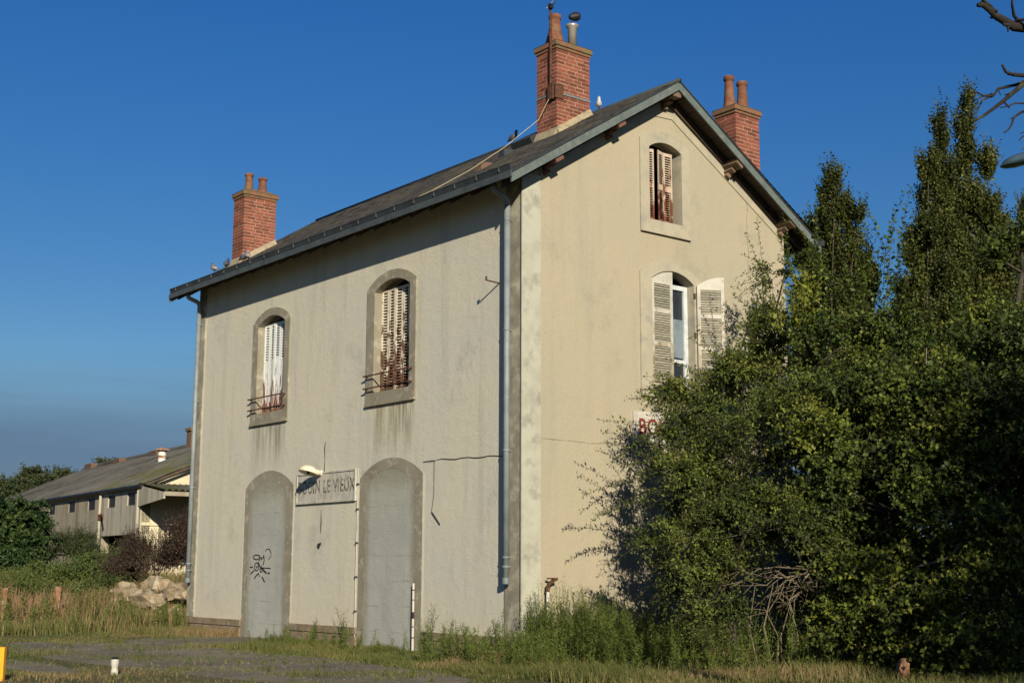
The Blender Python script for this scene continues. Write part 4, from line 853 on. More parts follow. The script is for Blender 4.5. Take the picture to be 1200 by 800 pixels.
# canopy on the gable side
cz = lambda u, v: 3.92+0.14*u
corrugated('canopy_roof', -0.1, 9.0, -2.5, 0.0, lambda v, u: 0, 0.18, 0.025, MAT['shed_roof'], False) if False else None
Vv = []; n = 260; us = np.linspace(-0.15, 8.5, n+1)
for i, v in enumerate(us):
    for u in (0.0, -0.85, -1.7, -2.5): Vv.append(SH(u, v, 3.97+0.13*u+0.03*math.sin(2*math.pi*v/0.2)))
i = np.arange((n+1)*4).reshape(n+1, 4); F = np.stack([i[:-1, :-1], i[1:, :-1], i[1:, 1:], i[:-1, 1:]], -1).reshape(-1, 4)
arrays_mesh('canopy_roof', np.array(Vv), F, MAT['shed_roof'], sh)
k = MB(); pl = [(0, 3.90), (-2.42, 3.57), (-2.42, 3.38), (0, 3.22)]
k.add([SH(u, -0.12, z) for u, z in pl]+[SH(u, -0.06, z) for u, z in pl], [(0,1,2,3),(7,6,5,4),(0,4,5,1),(1,5,6,2),(2,6,7,3),(3,7,4,0)]); k.build('canopy_side', MAT['shed_wall2'], sh)
k = MB(); box_uv(k, -2.45, -2.38, -0.1, 8.4, 3.47, 3.6); k.build('canopy_beam', MAT['shed_wall'], sh)
k = MB(); box_uv(k, -0.05, 0.02, 0.02, 1.6, 2.62, 2.72); k.build('dado_rail', MAT['shed_cream'], sh)
k = MB(); k.tube([SH(-2.3, 6.5, 0.6), SH(-2.3, 6.5, 3.45)], 0.08, 8); k.build('canopy_post', MAT['soffit'], sh)

# ------------------------------------------------------------------ vegetation
def unit(a): return a/np.maximum(np.linalg.norm(a, axis=-1, keepdims=True), 1e-9)
def leaf_arrays(P, D, Nn, Ln, Wd):
    D = unit(D); S = unit(np.cross(D, Nn)); Nn = np.cross(S, D)
    L_ = Ln[:, None]; W_ = Wd[:, None]
    V = np.stack([P, P+D*L_*0.45+S*W_*0.5+Nn*W_*0.18, P+D*L_-Nn*L_*0.08, P+D*L_*0.45-S*W_*0.5+Nn*W_*0.18], 1)
    n = len(P); b = np.arange(n)[:, None]*4
    F = np.stack([b+np.array([0, 1, 2]), b+np.array([0, 2, 3])], 1).reshape(-1, 3)
    return V.reshape(-1, 3), F
def shoots(S0, D0, Ln, nleaf, lsize, lw, droop, spread=0.9, jit=0.012, up_n=0.55, tone_s=None, r=rng):
    """leafy shoots: start points S0, directions D0, lengths Ln -> leaf arrays and stem curves"""
    n = len(S0); k = nleaf; t = (np.arange(k)+0.5)/k
    D0 = unit(D0); dz = np.array([0, 0, -1.0])
    side = unit(np.cross(D0, r.normal(size=(n, 3)))); bend = r.normal(0, 0.12, (n, 1))
    pos = S0[:, None] + D0[:, None]*(t[None, :, None]*Ln[:, None, None]) + (dz*droop+side*bend)[:, None]*((t**2)[None, :, None]*Ln[:, None, None])
    tan = unit(D0[:, None] + 2*(dz*droop+side*bend)[:, None]*t[None, :, None])
    b = unit(np.cross(tan, side[:, None]+0*tan)); a = np.cross(b, tan)
    ang = (np.arange(k)*2.4)[None, :]+r.uniform(0, 6.28, (n, 1))+r.normal(0, 0.4, (n, k))
    rad = a*np.cos(ang)[..., None]+b*np.sin(ang)[..., None]
    D = unit(tan*(1-spread*0.5)+rad*spread+r.normal(0, 0.22, (n, k, 3)))
    Nn = unit(np.array([0, 0, 1.0])*up_n + tan*0.35 + r.normal(0, 0.42, (n, k, 3)))
    P = pos+r.normal(0, jit, (n, k, 3))
    Lf = (lsize*r.uniform(0.65, 1.2, (n, k))*(1-0.35*t[None, :])).ravel(); Wf = Lf*lw*r.uniform(0.85, 1.15, n*k)
    tone = np.clip((r.normal(0.42, 0.14, (n, 1)) if tone_s is None else tone_s[:, None])+r.normal(0, 0.14, (n, k))+0.18*t[None, :]**2, 0, 1).ravel()
    V, F = leaf_arrays(P.reshape(-1, 3), D.reshape(-1, 3), Nn.reshape(-1, 3), Lf, Wf)
    ts = np.linspace(0, 1, 4); stem = S0[:, None] + D0[:, None]*(ts[None, :, None]*Ln[:, None, None]) + (dz*droop+side*bend)[:, None]*((ts**2)[None, :, None]*Ln[:, None, None])
    return V, F, np.repeat(tone, 4), stem
def stem_arrays(C, r0, r1):
    """C (n,k,3) curves -> three sided tubes"""
    n, k, _ = C.shape; T = unit(np.gradient(C, axis=1)); ref = np.where(np.abs(T[..., 2:3]) > 0.9, np.array([1.0, 0, 0]), np.array([0, 0, 1.0]))
    a = unit(np.cross(T, ref)); b = np.cross(T, a); rr = (r0+(r1-r0)*np.linspace(0, 1, k))[None, :, None]
    ring = np.stack([C+(a*math.cos(q)+b*math.sin(q))*rr for q in (0, 2.094, 4.189)], 2)
    V = ring.reshape(-1, 3); idx = np.arange(n*k*3).reshape(n, k, 3)
    F = np.stack([idx[:, :-1], np.roll(idx, -1, 2)[:, :-1], np.roll(idx, -1, 2)[:, 1:], idx[:, 1:]], -1).reshape(-1, 4)
    return V, F
def cat(parts):
    Vs, Fs, Ts, o = [], [], [], 0
    for V, F, T in parts: Vs.append(V); Fs.append(F+o); Ts.append(T); o += len(V)
    return np.concatenate(Vs), np.concatenate(Fs), np.concatenate(Ts)
def tree(name, label, cat_, base, lobes, leaf, nshoot, nleaf=14, slen=0.7, lsize=0.07, lw=0.55, droop=0.25, up=0.5, shell=0.55, trunk_r=0.1, clumps=10, bark='bark', stems=True, extra=None, group=None, spread=0.9, forks=None, csig=0.2):
    """lobes: (centre, (rx,ry,rz), weight). Limbs run from the trunk to clump points spread through each lobe; shoots grow round the clump points"""
    base = np.array(base, float); root = thing(name, label, cat_, tuple(base), group)
    parts = []; st_curves = []; limb = MB(); wsum = sum(l[2] for l in lobes)
    top = np.mean([np.array(l[0]) for l in lobes], 0); fork = base+(top-base)*0.35 if forks is None else np.array(forks, float)
    fork += rng.normal(0, 0.08, 3)
    limb.tube([base-np.array([0, 0, 0.15]), base+(fork-base)*0.5+rng.normal(0, 0.04, 3), fork], [trunk_r*1.25, trunk_r, trunk_r*0.85], 8)
    for c, rad, wt in lobes:
        c = np.array(c, float); rad = np.array(rad if hasattr(rad, '__len__') else (rad,)*3, float)
        m_ = fork+(c-fork)*0.55+rng.normal(0, 0.12, 3); rl = trunk_r*0.5
        limb.tube([fork, m_, c], [rl*1.25, rl*0.9, rl*0.6], 6)
        nc = max(4, int(clumps*wt)); d = unit(rng.normal(size=(nc, 3))); rr = (rng.uniform(0, 1, (nc, 1))**(1-shell))
        cp = c+d*rr*rad
        for q in cp:
            mid = c+(q-c)*0.5+rng.normal(0, 0.07, 3); limb.tube([c, mid, q], [rl*0.5, rl*0.33, rl*0.12], 4)
        n = int(nshoot*wt/wsum); ci = rng.integers(0, nc, n)
        S = cp[ci]+rng.normal(0, csig, (n, 3))*rad
        o_ = unit((S-c)/rad); D = unit(o_*0.75+np.array([0, 0, up])+rng.normal(0, 0.45, (n, 3)))
        tn = rng.normal(0.42, 0.2, nc)[ci]+rng.normal(0, 0.1, n)
        V, F, T, stc = shoots(S, D, slen*rng.uniform(0.45, 1.35, n), nleaf, lsize, lw, droop, spread, tone_s=tn)
        parts.append((V, F, T)); st_curves.append(stc)
    if extra is not None:
        S = np.array([e[0] for e in extra], float); E = np.array([e[1] for e in extra], float)
        Ln = np.linalg.norm(E-S, axis=1)
        V, F, T, stc = shoots(S, E-S+np.array([0, 0, 1.0])*(Ln*droop*0.7)[:, None], Ln*1.05, 44, lsize*1.12, lw, droop*0.7, spread, tone_s=np.full(len(S), 0.5))
        parts.append((V, F, T)); st_curves.append(stc)
    V, F, T = cat(parts)
    limb.build('trunk', MAT[bark], root, True)
    cr = tag(arrays_mesh('crown', V, F, LF[leaf], root, T), kind='stuff')
    if stems:
        V, F = stem_arrays(np.concatenate(st_curves), 0.0055, 0.002); tag(arrays_mesh('twig', V, F, MAT[bark], root), kind='stuff')
    return root
def G(px, s, py=700):
    p = at(px, py, s); return (p[0], p[1], gz(p[0], p[1]))

# plum thicket against the gable
sp = [((850, 470), (752, 440), 20.6), ((850, 490), (758, 500), 20.5), ((840, 510), (745, 515), 20.4), ((860, 500), (780, 478), 20.6), ((850, 520), (770, 505), 20.4), ((870, 480), (800, 450), 20.8), ((855, 530), (800, 510), 20.4), ((850, 500), (808, 488), 20.3), ((845, 515), (762, 528), 20.3), ((800, 560), (745, 560), 20.0), ((800, 540), (735, 545), 20.0), ((800, 505), (738, 452), 20.1), ((800, 480), (732, 463), 20.1), ((790, 515), (702, 482), 20.0), ((780, 530), (704, 498), 20.0), ((770, 540), (706, 520), 19.9), ((770, 560), (688, 574), 19.9), ((760, 575), (700, 608), 19.8), ((765, 585), (712, 600), 19.9),
      ((905, 360), (868, 258), 21.3), ((900, 370), (884, 232), 21.3), ((895, 390), (858, 332), 21.2), ((900, 400), (850, 402), 21.2), ((880, 430), (842, 420), 21.1), ((930, 330), (905, 262), 21.4), ((925, 320), (922, 235), 21.4), ((860, 440), (800, 392), 20.7), ((850, 450), (806, 370), 20.7),
      ((870, 430), (835, 400), 21.0), ((905, 420), (862, 372), 21.1), ((780, 500), (722, 540), 19.9), ((810, 470), (760, 430), 20.3), ((830, 450), (780, 415), 20.5)]
ex = [(at(*a, s), at(*b_, s-0.1)) for a, b_, s in sp]
A = lambda px, py, s: at(px, py, s)
tree('plum_tree', 'arching small leaved plum thicket spreading over the gable window', 'tree', G(860, 19.9), [
    (A(790, 575, 20.0), (0.5, 0.6, 0.4), 0.8), (A(805, 456, 20.6), (0.34, 0.35, 0.12), 0.4), (A(848, 440, 21.0), (0.3, 0.35, 0.18), 0.4), (A(797, 508, 20.3), (0.32, 0.35, 0.14), 0.45), (A(842, 490, 20.6), (0.35, 0.4, 0.18), 0.5), (A(872, 468, 21.7), (0.7, 0.7, 0.55), 1.2), (A(908, 400, 22.3), (0.42, 0.6, 0.55), 0.7), (A(835, 590, 19.9), (0.8, 1.0, 0.7), 1.6), (A(910, 540, 20.3), (1.1, 1.0, 1.0), 1.8),
    (A(920, 320, 22.7), (0.25, 0.35, 0.4), 0.22), (A(800, 640, 19.6), (0.5, 0.6, 0.3), 0.6), (A(785, 672, 19.7), (0.35, 0.4, 0.16), 0.3), (A(850, 700, 19.3), (0.5, 0.5, 0.25), 0.55), (A(825, 668, 19.4), (0.4, 0.4, 0.2), 0.4), (A(875, 625, 19.3), (0.8, 0.9, 0.45), 1.2)], 'plum', 3700, 15, 0.5, 0.082, 0.46, 0.3, 0.3, extra=ex, clumps=9, trunk_r=0.05, csig=0.14, shell=0.75)
tree('wild_apple_tree', 'broad leaved dark tree with tall loose shoots right of the plum', 'tree', G(985, 20.2), [
    (A(955, 430, 21.4), (1.0, 1.0, 1.0), 1.5), (A(1000, 520, 20.4), (1.3, 1.2, 1.2), 2.0), (A(962, 362, 22.2), (0.4, 0.5, 0.5), 0.6), (A(1025, 455, 21.0), (0.65, 0.8, 0.5), 1.0), (A(1048, 405, 21.5), (0.3, 0.4, 0.4), 0.4),
    (A(935, 590, 20.0), (0.6, 0.7, 0.35), 0.6), (A(1050, 600, 19.6), (1.1, 1.0, 0.9), 1.5), (A(1075, 480, 20.4), (0.9, 0.9, 0.9), 1.2)], 'broad', 3700, 13, 0.46, 0.095, 0.66, 0.18, 0.45, clumps=8, trunk_r=0.12, csig=0.14, shell=0.75,
    extra=[(A(1020, 440, 21.2), A(1022, 300, 21.6)), (A(1040, 440, 21.2), A(1050, 300, 21.5)), (A(1010, 440, 21.2), A(990, 310, 21.6)), (A(1045, 430, 21.2), A(1072, 300, 21.5)), (A(1030, 420, 21.2), A(1030, 280, 21.4)), (A(1000, 420, 21.4), A(1010, 320, 21.6)), (A(1050, 420, 21.4), A(1066, 350, 21.6)), (A(1035, 420, 21.4), A(1042, 330, 21.6)), (A(955, 330, 21.8), A(948, 203, 21.8)), (A(960, 330, 21.8), A(955, 235, 21.7)), (A(1035, 330, 21.4), A(1037, 206, 21.4)), (A(1050, 330, 21.4), A(1062, 208, 21.4)), (A(1040, 350, 21.4), A(1080, 235, 21.5)), (A(1020, 350, 21.4), A(1000, 270, 21.4)), (A(1025, 340, 21.4), A(1012, 250, 21.4)), (A(975, 330, 21.8), A(930, 262, 21.8)), (A(1010, 360, 21.4), A(985, 300, 21.4)), (A(1040, 340, 21.4), A(1048, 240, 21.4)), (A(1045, 345, 21.4), A(1030, 225, 21.5))])
tree('hazel_tree', 'rounded dark green tree filling the right edge of the picture', 'tree', G(1130, 19.6), [
    (A(1115, 462, 20.2), (0.9, 1.1, 0.7), 1.6), (A(1192, 455, 20.0), (0.8, 1.0, 0.7), 1.3), (A(1100, 540, 19.7), (1.2, 1.1, 1.1), 1.8), (A(1185, 540, 19.2), (1.2, 1.1, 1.1), 1.8), (A(1160, 400, 20.6), (0.6, 0.8, 0.45), 0.7), (A(1198, 320, 20.5), (0.4, 0.5, 0.5), 0.4), (A(1260, 480, 19.4), (1.2, 1.2, 1.3), 1.2)],
    'broad', 3900, 13, 0.46, 0.095, 0.7, 0.18, 0.45, clumps=8, trunk_r=0.12, csig=0.14, shell=0.75)
tree('bramble_bush', 'low sprawling bramble with yellow green leaves beside the orange stone', 'bush', G(1060, 19.2), [
    (A(1050, 700, 19.2), (0.8, 0.8, 0.5), 1.2), (A(1110, 690, 18.9), (0.8, 0.8, 0.6), 1.3), (A(1180, 700, 18.6), (0.9, 0.8, 0.7), 1.4), (A(1120, 760, 18.5), (0.8, 0.7, 0.3), 1.0), (A(1000, 740, 19.3), (0.6, 0.6, 0.3), 0.8), (A(1250, 740, 18.4), (0.8, 0.8, 0.6), 0.6)],
    'bramble', 1700, 11, 0.4, 0.09, 0.75, 0.35, 0.4, clumps=11, trunk_r=0.03, csig=0.2, shell=0.65)
tree('hawthorn_bush', 'small leaved hawthorn bush low in the shade under the wild apple', 'bush', G(960, 20.6), [
    (A(1000, 690, 20.4), (0.55, 0.6, 0.35), 0.8), (A(930, 735, 20.6), (0.4, 0.5, 0.25), 0.4), (A(1040, 655, 20.2), (0.6, 0.7, 0.5), 0.8)], 'broad', 600, 12, 0.4, 0.075, 0.7, 0.2, 0.4, clumps=9, trunk_r=0.03)
# backing trees that close the view behind the thicket
tree('elder_tree', 'dark elder tree standing behind the wild apple', 'tree', G(1000, 27), [(A(985, 560, 26), (2.0, 1.6, 1.8), 2), (A(1060, 620, 25), (2.0, 1.6, 1.6), 2), (A(1110, 480, 26), (1.8, 1.5, 1.6), 1.6), (A(960, 450, 26.5), (1.0, 1.0, 1.2), 1), (A(950, 650, 27), (1.2, 1.2, 1.0), 1.4), (A(1010, 700, 26), (1.6, 1.2, 0.9), 1.6)], 'broad', 3600, 14, 0.9, 0.11, 0.62, 0.2, 0.4, clumps=14, trunk_r=0.13, stems=False)
tree('ash_tree', 'dark ash tree standing behind the right hand tree', 'tree', G(1200, 25), [(A(1170, 600, 24.5), (1.8, 1.6, 1.8), 2), (A(1240, 500, 24.5), (1.6, 1.5, 1.6), 1.5), (A(1150, 700, 23.5), (1.5, 1.5, 1.2), 1.2)], 'broad', 2000, 14, 0.9, 0.11, 0.62, 0.2, 0.4, clumps=14, trunk_r=0.13, stems=False)

# poplars
def poplar(label, spires, base_px, s, nsh):
    lobes = []
    for px, tip, foot, rw in spires:
        n = 8
        for i in range(n):
            f = (i+0.55)/n; py = tip+10+(foot-tip-10)*f; r_ = 1.4*rw*(0.28+0.72*min(1, f*1.2)**0.9); hz = abs(foot-tip)/FOC*s/n*0.62
            lobes.append((at(px+random.uniform(-4, 4)*(1+f), py, s+random.uniform(-0.3, 0.3)), (r_, r_, hz), 0.45+f*0.9))
    b = G(base_px, s)
    return tree('poplar_tree', label, 'tree', b, lobes, 'poplar', int(nsh*1.4), 13, 0.52, 0.115, 0.75, -0.08, 2.4, clumps=11, trunk_r=0.05, stems=False, group='poplars behind the building', spread=0.7, shell=0.35, forks=(b[0], b[1], b[2]+4), csig=0.24)
poplar('tallest poplar with a broad pointed top behind the right trees', [(1136, 114, 480, 0.62), (1158, 172, 480, 0.5), (1124, 205, 480, 0.42), (1176, 262, 480, 0.45)], 1145, 40, 7000)
poplar('slender poplar with two ragged spires left of the tallest poplar', [(1107, 129, 470, 0.36), (1089, 168, 480, 0.4), (1073, 262, 490, 0.36)], 1092, 38.5, 4300)
poplar('shorter poplar just right of the building roof corner', [(979, 190, 480, 0.5), (962, 213, 480, 0.42), (949, 255, 480, 0.36), (1000, 232, 480, 0.5), (1015, 300, 490, 0.42)], 978, 40, 6400)
poplar('small poplar between the two tall poplar clusters', [(1060, 330, 520, 0.34), (1040, 372, 520, 0.34)], 1052, 42, 1100)
poplar('poplar at the right picture edge behind the lamp', [(1205, 240, 480, 0.5)], 1203, 41, 1500)

# dead wood under the plum
db = thing('dead_branches', 'pale dead branches lying tangled under the plum thicket', 'branches', G(910, 19.9))
for i in range(16):
    a = A(968+random.uniform(-12, 14), 682+random.uniform(-14, 16), 19.9+random.uniform(-0.5, 0.3)); e_ = A(868+random.uniform(-30, 60), 700+random.uniform(-40, 42), 19.8+random.uniform(-0.6, 0.4))
    pts = [a+(e_-a)*t+np.array([0, 0, 0.16*math.sin(math.pi*t)])+rng.normal(0, 0.06, 3) for t in np.linspace(0, 1, 7)]; r0 = random.uniform(0.006, 0.015)
    k = MB(); k.tube(pts, [r0*(1-0.75*t) for t in np.linspace(0, 1, 7)], 5)
    for j in (2, 3, 4, 5):
        p = pts[j]; d = rng.normal(0, 0.14, 3)+(e_-a)*0.10; k.tube([p, p+d*0.6+rng.normal(0, 0.02, 3), p+d+np.array([0, 0, -0.03])], [r0*0.5, r0*0.35, r0*0.15], 4)
    k.build('branch', MAT['bark_dead'], db)
for i in range(9):
    a = A(868+random.uniform(0, 95), 758+random.uniform(-6, 8), 19.6+random.uniform(-0.4, 0.4)); a[2] = gz(a[0], a[1])-0.02
    k = MB(); h = random.uniform(0.8, 1.2); k.tube([a, a+np.array([random.uniform(-.1, .1), random.uniform(-.1, .1), h*0.5]), a+np.array([random.uniform(-.2, .2), random.uniform(-.2, .2), h])], [0.012, 0.009, 0.005], 4); k.build('stalk', MAT['bark_dead'], db)
for (p0, p1, s_) in (((1010, 640), (935, 665), 20.0), ((900, 590), (840, 660), 20.6), ((1130, 640), (1040, 690), 18.8), ((1110, 480), (1085, 410), 19.6)):
    a, e_ = A(*p0, s_), A(*p1, s_-0.2); k = MB(); pts = [a+(e_-a)*t+rng.normal(0, 0.03, 3) for t in np.linspace(0, 1, 6)]; k.tube(pts, [0.02, 0.018, 0.015, 0.012, 0.009, 0.005], 5); k.build('branch', MAT['bark_dead'], db)

# dead tree whose bare limbs reach in from the right
dt_b = np.array(G(1420, 9.5)); dt = thing('dead_tree', 'bare dead tree whose twisted limbs reach in at the top right corner', 'tree', tuple(dt_b))
k = MB(); tk = [dt_b+np.array([0, 0, -0.2]), dt_b+np.array([0.05, 0, 1.5]), A(1400, 250, 9.5), A(1370, 60, 9.4), A(1360, -120, 9.4)]; k.tube(tk, [0.2, 0.17, 0.14, 0.10, 0.05], 10); k.build('trunk', MAT['bark_shaded'], dt, True)
LIMBS = [([(1375, 60), (1290, 40), (1200, 33), (1187, 31), (1175, 25), (1168, 19), (1160, 12), (1152, 7), (1146, 5)], 0.034),
 ([(1200, 33), (1190, 33), (1181, 30), (1176, 29)], 0.022), ([(1196, 29), (1188, 18), (1187, 8), (1189, -6)], 0.012), ([(1168, 17), (1160, 8), (1152, 1), (1147, -6)], 0.014), ([(1187, 31), (1192, 24), (1210, 20)], 0.016),
 ([(1390, 130), (1290, 105), (1212, 90), (1200, 89), (1188, 87), (1180, 83), (1174, 77)], 0.018), ([(1188, 87), (1182, 87), (1179, 86)], 0.008),
 ([(1395, 160), (1300, 110), (1215, 94), (1200, 98), (1188, 107), (1176, 117), (1164, 126), (1152, 135), (1140, 144)], 0.018),
 ([(1200, 96), (1192, 101), (1178, 102), (1170, 106), (1162, 110), (1152, 113), (1145, 109), (1139, 110)], 0.010), ([(1162, 110), (1152, 114), (1143, 115), (1137, 117)], 0.006), ([(1165, 109), (1152, 118), (1146, 126), (1143, 135)], 0.007),
 ([(1390, 190), (1290, 150), (1205, 129), (1196, 134), (1188, 139), (1185, 147), (1182, 153), (1175, 158)], 0.010), ([(1188, 139), (1184, 138)], 0.006), ([(1390, 175), (1300, 140), (1210, 122), (1190, 122), (1180, 123), (1170, 125)], 0.008),
 ([(1395, 210), (1300, 180), (1215, 154), (1200, 160), (1194, 166)], 0.007), ([(1300, 150), (1215, 150), (1195, 154)], 0.006), ([(1390, 250), (1300, 215), (1215, 175), (1202, 170), (1196, 176)], 0.007), ([(1188, 107), (1186, 112)], 0.006)]
for pts, r0 in LIMBS:
    s_ = 9.4; n = len(pts); P3 = [A(x, y, s_-0.25*i/n)+rng.normal(0, 0.006, 3) for i, (x, y) in enumerate(pts)]
    k = MB(); k.tube(P3, [r0*(1.25-0.8*i/(n-1)) for i in range(n)], 7)
    for i in range(2, n-1):
        if random.random() < 0.5 and r0 > 0.009: k.tube([P3[i], P3[i]+rng.normal(0, 0.03, 3)], [r0*0.5, r0*0.25], 5)
    k.build('limb', MAT['bark_shaded'], dt, True)

# leafy trees outside the frame on the sunny side, whose shade falls on the right of the thicket
tree('shade_tree', 'tall leafy tree beyond the right edge shading the thicket', 'tree', (15.5, -0.6, -0.1), [((15.5, -0.6, 4.6), (2.2, 2.2, 1.6), 2), ((16.5, 0.8, 5.6), (2.2, 2.2, 1.8), 2), ((14.8, 0.8, 3.4), (1.8, 1.6, 1.3), 1.5)], 'broad', 2300, 14, 0.9, 0.13, 0.65, 0.2, 0.4, clumps=14, trunk_r=0.16, stems=False)

tree('shade_tree', 'thin leafed tree beyond the right edge dappling the thicket', 'tree', (13.2, -0.6, -0.1), [((12.9, -0.7, 4.6), (1.2, 1.3, 1.0), 1.4), ((13.3, -0.2, 3.2), (1.3, 1.3, 0.8), 1.2), ((13.0, -0.5, 6.2), (0.9, 1.0, 0.6), 0.8)], 'broad', 620, 13, 0.6, 0.12, 0.65, 0.2, 0.4, clumps=9, trunk_r=0.1, stems=False, csig=0.15)

# street lamp at the right edge and the pole inside the poplars
lp = G(1290, 20); sl_ = thing('street_lamp', 'street lamp head with a blue grey lens at the right edge', 'street lamp', lp)
top = A(1290, 150, 20)
k = MB(); k.tube([lp, (lp[0], lp[1], top[2])], [0.075, 0.05], 12); k.build('pole', MAT['pole_grey'], sl_, True)
k = MB(); k.tube([(lp[0], lp[1], top[2]-0.05), A(1260, 165, 20), A(1222, 183, 20)], 0.032, 8); k.build('arm', MAT['pole_grey'], sl_, True)
a, e_ = Vector(A(1226, 181, 20)), Vector(A(1172, 196, 20)); ax = (e_-a).normalized(); n_ = Vector((0, 0, 1)); n_ = (n_-ax*n_.dot(ax)).normalized(); sd = ax.cross(n_)
k = MB(); vs = []; prof_ = [(0.0, 0.05), (0.15, 0.12), (0.4, 0.16), (0.7, 0.155), (0.9, 0.10), (1.0, 0.02)]; nn = 14
Lh = (e_-a).length
for f, r_ in prof_:
    for j in range(nn):
        q_ = 2*math.pi*j/nn; vs.append(a+ax*Lh*f+sd*math.cos(q_)*r_+n_*math.sin(q_)*r_*(0.75 if math.sin(q_) > 0 else 0.35))
k.add(vs, [(i*nn+j, i*nn+(j+1) % nn, (i+1)*nn+(j+1) % nn, (i+1)*nn+j) for i in range(5) for j in range(nn)]); k.build('lamp_head', MAT['lampglass'], sl_, True)
gp = G(1130, 39.9); k = MB(); tp_ = A(1140, 214, 39.9); k.tube([(gp[0], gp[1], gp[2]), (tp_[0], tp_[1], tp_[2])], [0.15, 0.12], 10); po = k.build('utility_pole', MAT['pole_grey']); tag(po, 'plain grey pole partly hidden among the poplar leaves', 'pole')

# ------------------------------------------------------------------ left background plants
tree('ivy_bush', 'big dark ivy covered bush at the left edge in front of the shed', 'bush', G(10, 42), [(A(-30, 635, 42.5), (1.5, 1.3, 1.4), 1.8), (A(18, 630, 42), (0.75, 0.9, 0.95), 1.6), (A(26, 655, 41), (0.5, 0.8, 0.6), 1.0), (A(8, 612, 42.6), (0.7, 0.8, 0.5), 0.9), (A(36, 607, 43), (0.2, 0.4, 0.3), 0.4)], 'ivy', 3200, 12, 0.34, 0.12, 0.85, 0.35, 0.1, clumps=15, trunk_r=0.1, stems=False)
tree('willow_shrub', 'rounded feathery green shrub in front of the shed wall', 'bush', G(90, 43), [(A(88, 637, 43.2), (0.5, 0.6, 0.25), 1.4), (A(74, 650, 43), (0.4, 0.5, 0.2), 0.7), (A(106, 650, 42.7), (0.4, 0.5, 0.2), 0.7)], 'far', 1100, 16, 0.38, 0.085, 0.3, 0.1, 0.7, clumps=12, trunk_r=0.04, stems=False)
tree('broom_shrub', 'low bright green shrub below the shed wall', 'bush', G(100, 38), [(A(60, 677, 38), (0.8, 0.8, 0.3), 1.2), (A(105, 668, 37.5), (0.8, 0.8, 0.32), 1.4), (A(132, 660, 37), (0.4, 0.6, 0.3), 0.8), (A(20, 692, 38), (0.8, 0.8, 0.3), 1.0)], 'shrub', 2400, 13, 0.36, 0.085, 0.5, 0.1, 0.6, clumps=13, trunk_r=0.04, stems=False)
tree('dead_dock_bush', 'reddish brown withered bush between the shed and the building', 'bush', G(180, 35), [(A(150, 668, 35.5), (0.35, 0.5, 0.35), 0.9), (A(180, 655, 35), (0.45, 0.5, 0.42), 1.3), (A(210, 645, 34.5), (0.45, 0.5, 0.6), 1.5)], 'dock', 2200, 14, 0.5, 0.06, 0.45, 0.0, 1.4, clumps=12, trunk_r=0.03)
tree('wild_rose_bush', 'mixed green undergrowth bush left of the rubble heap', 'bush', G(70, 34.5), [(A(35, 702, 35), (0.8, 0.7, 0.25), 1), (A(90, 700, 34.5), (0.7, 0.7, 0.25), 1), (A(118, 694, 35), (0.45, 0.5, 0.25), 0.8)], 'shrub', 1100, 13, 0.36, 0.075, 0.5, 0.1, 0.6, clumps=10, trunk_r=0.02, stems=False)
for px, py, s_, rr, lb in ((46, 562, 78, 0.9, 'dark bushy tree rising behind the left end of the shed roof'), (10, 575, 72, 0.8, 'lower rounded tree at the left edge behind the ivy'), (-25, 580, 75, 1.2, 'rounded tree just outside the left edge'), (70, 563, 80, 0.7, 'small tree peeping over the shed roof slope')):
    tree('oak_tree', lb, 'tree', G(px, s_), [(A(px, py, s_), (rr*0.8, rr, rr*0.4), 1.2), (A(px-16, py+14, s_), (rr, rr, rr*0.45), 1.2), (A(px+12, py+12, s_), (rr, rr, rr*0.45), 1.2), (A(px-2, py+38, s_), (rr*1.5, rr, rr*1.0), 1.6)], 'far', 1500, 12, 0.55, 0.2, 0.6, 0.1, 0.4, clumps=12, trunk_r=0.2, stems=False, group='trees behind the shed', csig=0.22)
tree('oak_tree', 'tiny tree top showing just above the shed ridge', 'tree', G(128, 72), [(A(127, 546, 72), (0.35, 0.5, 0.15), 1), (A(128, 560, 72), (0.8, 0.8, 0.4), 1)], 'far', 450, 12, 0.4, 0.16, 0.6, 0.1, 0.4, clumps=8, trunk_r=0.15, stems=False, group='trees behind the shed')

# rubble stones
def stone(p, r3, seed, label, mat='stone', name='rubble_stone', group='stones of the rubble heap'):
    r = np.random.default_rng(seed); n1, n2 = 7, 10; vs = []
    for i in range(n1):
        ph = math.pi*i/(n1-1)
        for j in range(n2):
            a_ = 2*math.pi*j/n2; d = np.array([math.sin(ph)*math.cos(a_), math.sin(ph)*math.sin(a_), math.cos(ph)])
            q_ = np.sign(d)*np.abs(d)**0.55; vs.append(np.array(p)+q_*np.array(r3)*(1+r.uniform(-0.3, 0.16)))
    k = MB(); k.add(vs, [(i*n2+j, (i+1)*n2+j, (i+1)*n2+(j+1) % n2, i*n2+(j+1) % n2) for i in range(n1-1) for j in range(n2)])
    tz = Matrix.Rotation(r.uniform(0, 3), 3, 'Z') @ Matrix.Rotation(r.uniform(-.4, .4), 3, 'X'); pv = Vector(p)
    k.v = [tuple(pv+tz@(Vector(v)-pv)) for v in k.v]
    return tag(k.build(name, MAT[mat]), label, 'stone', group)
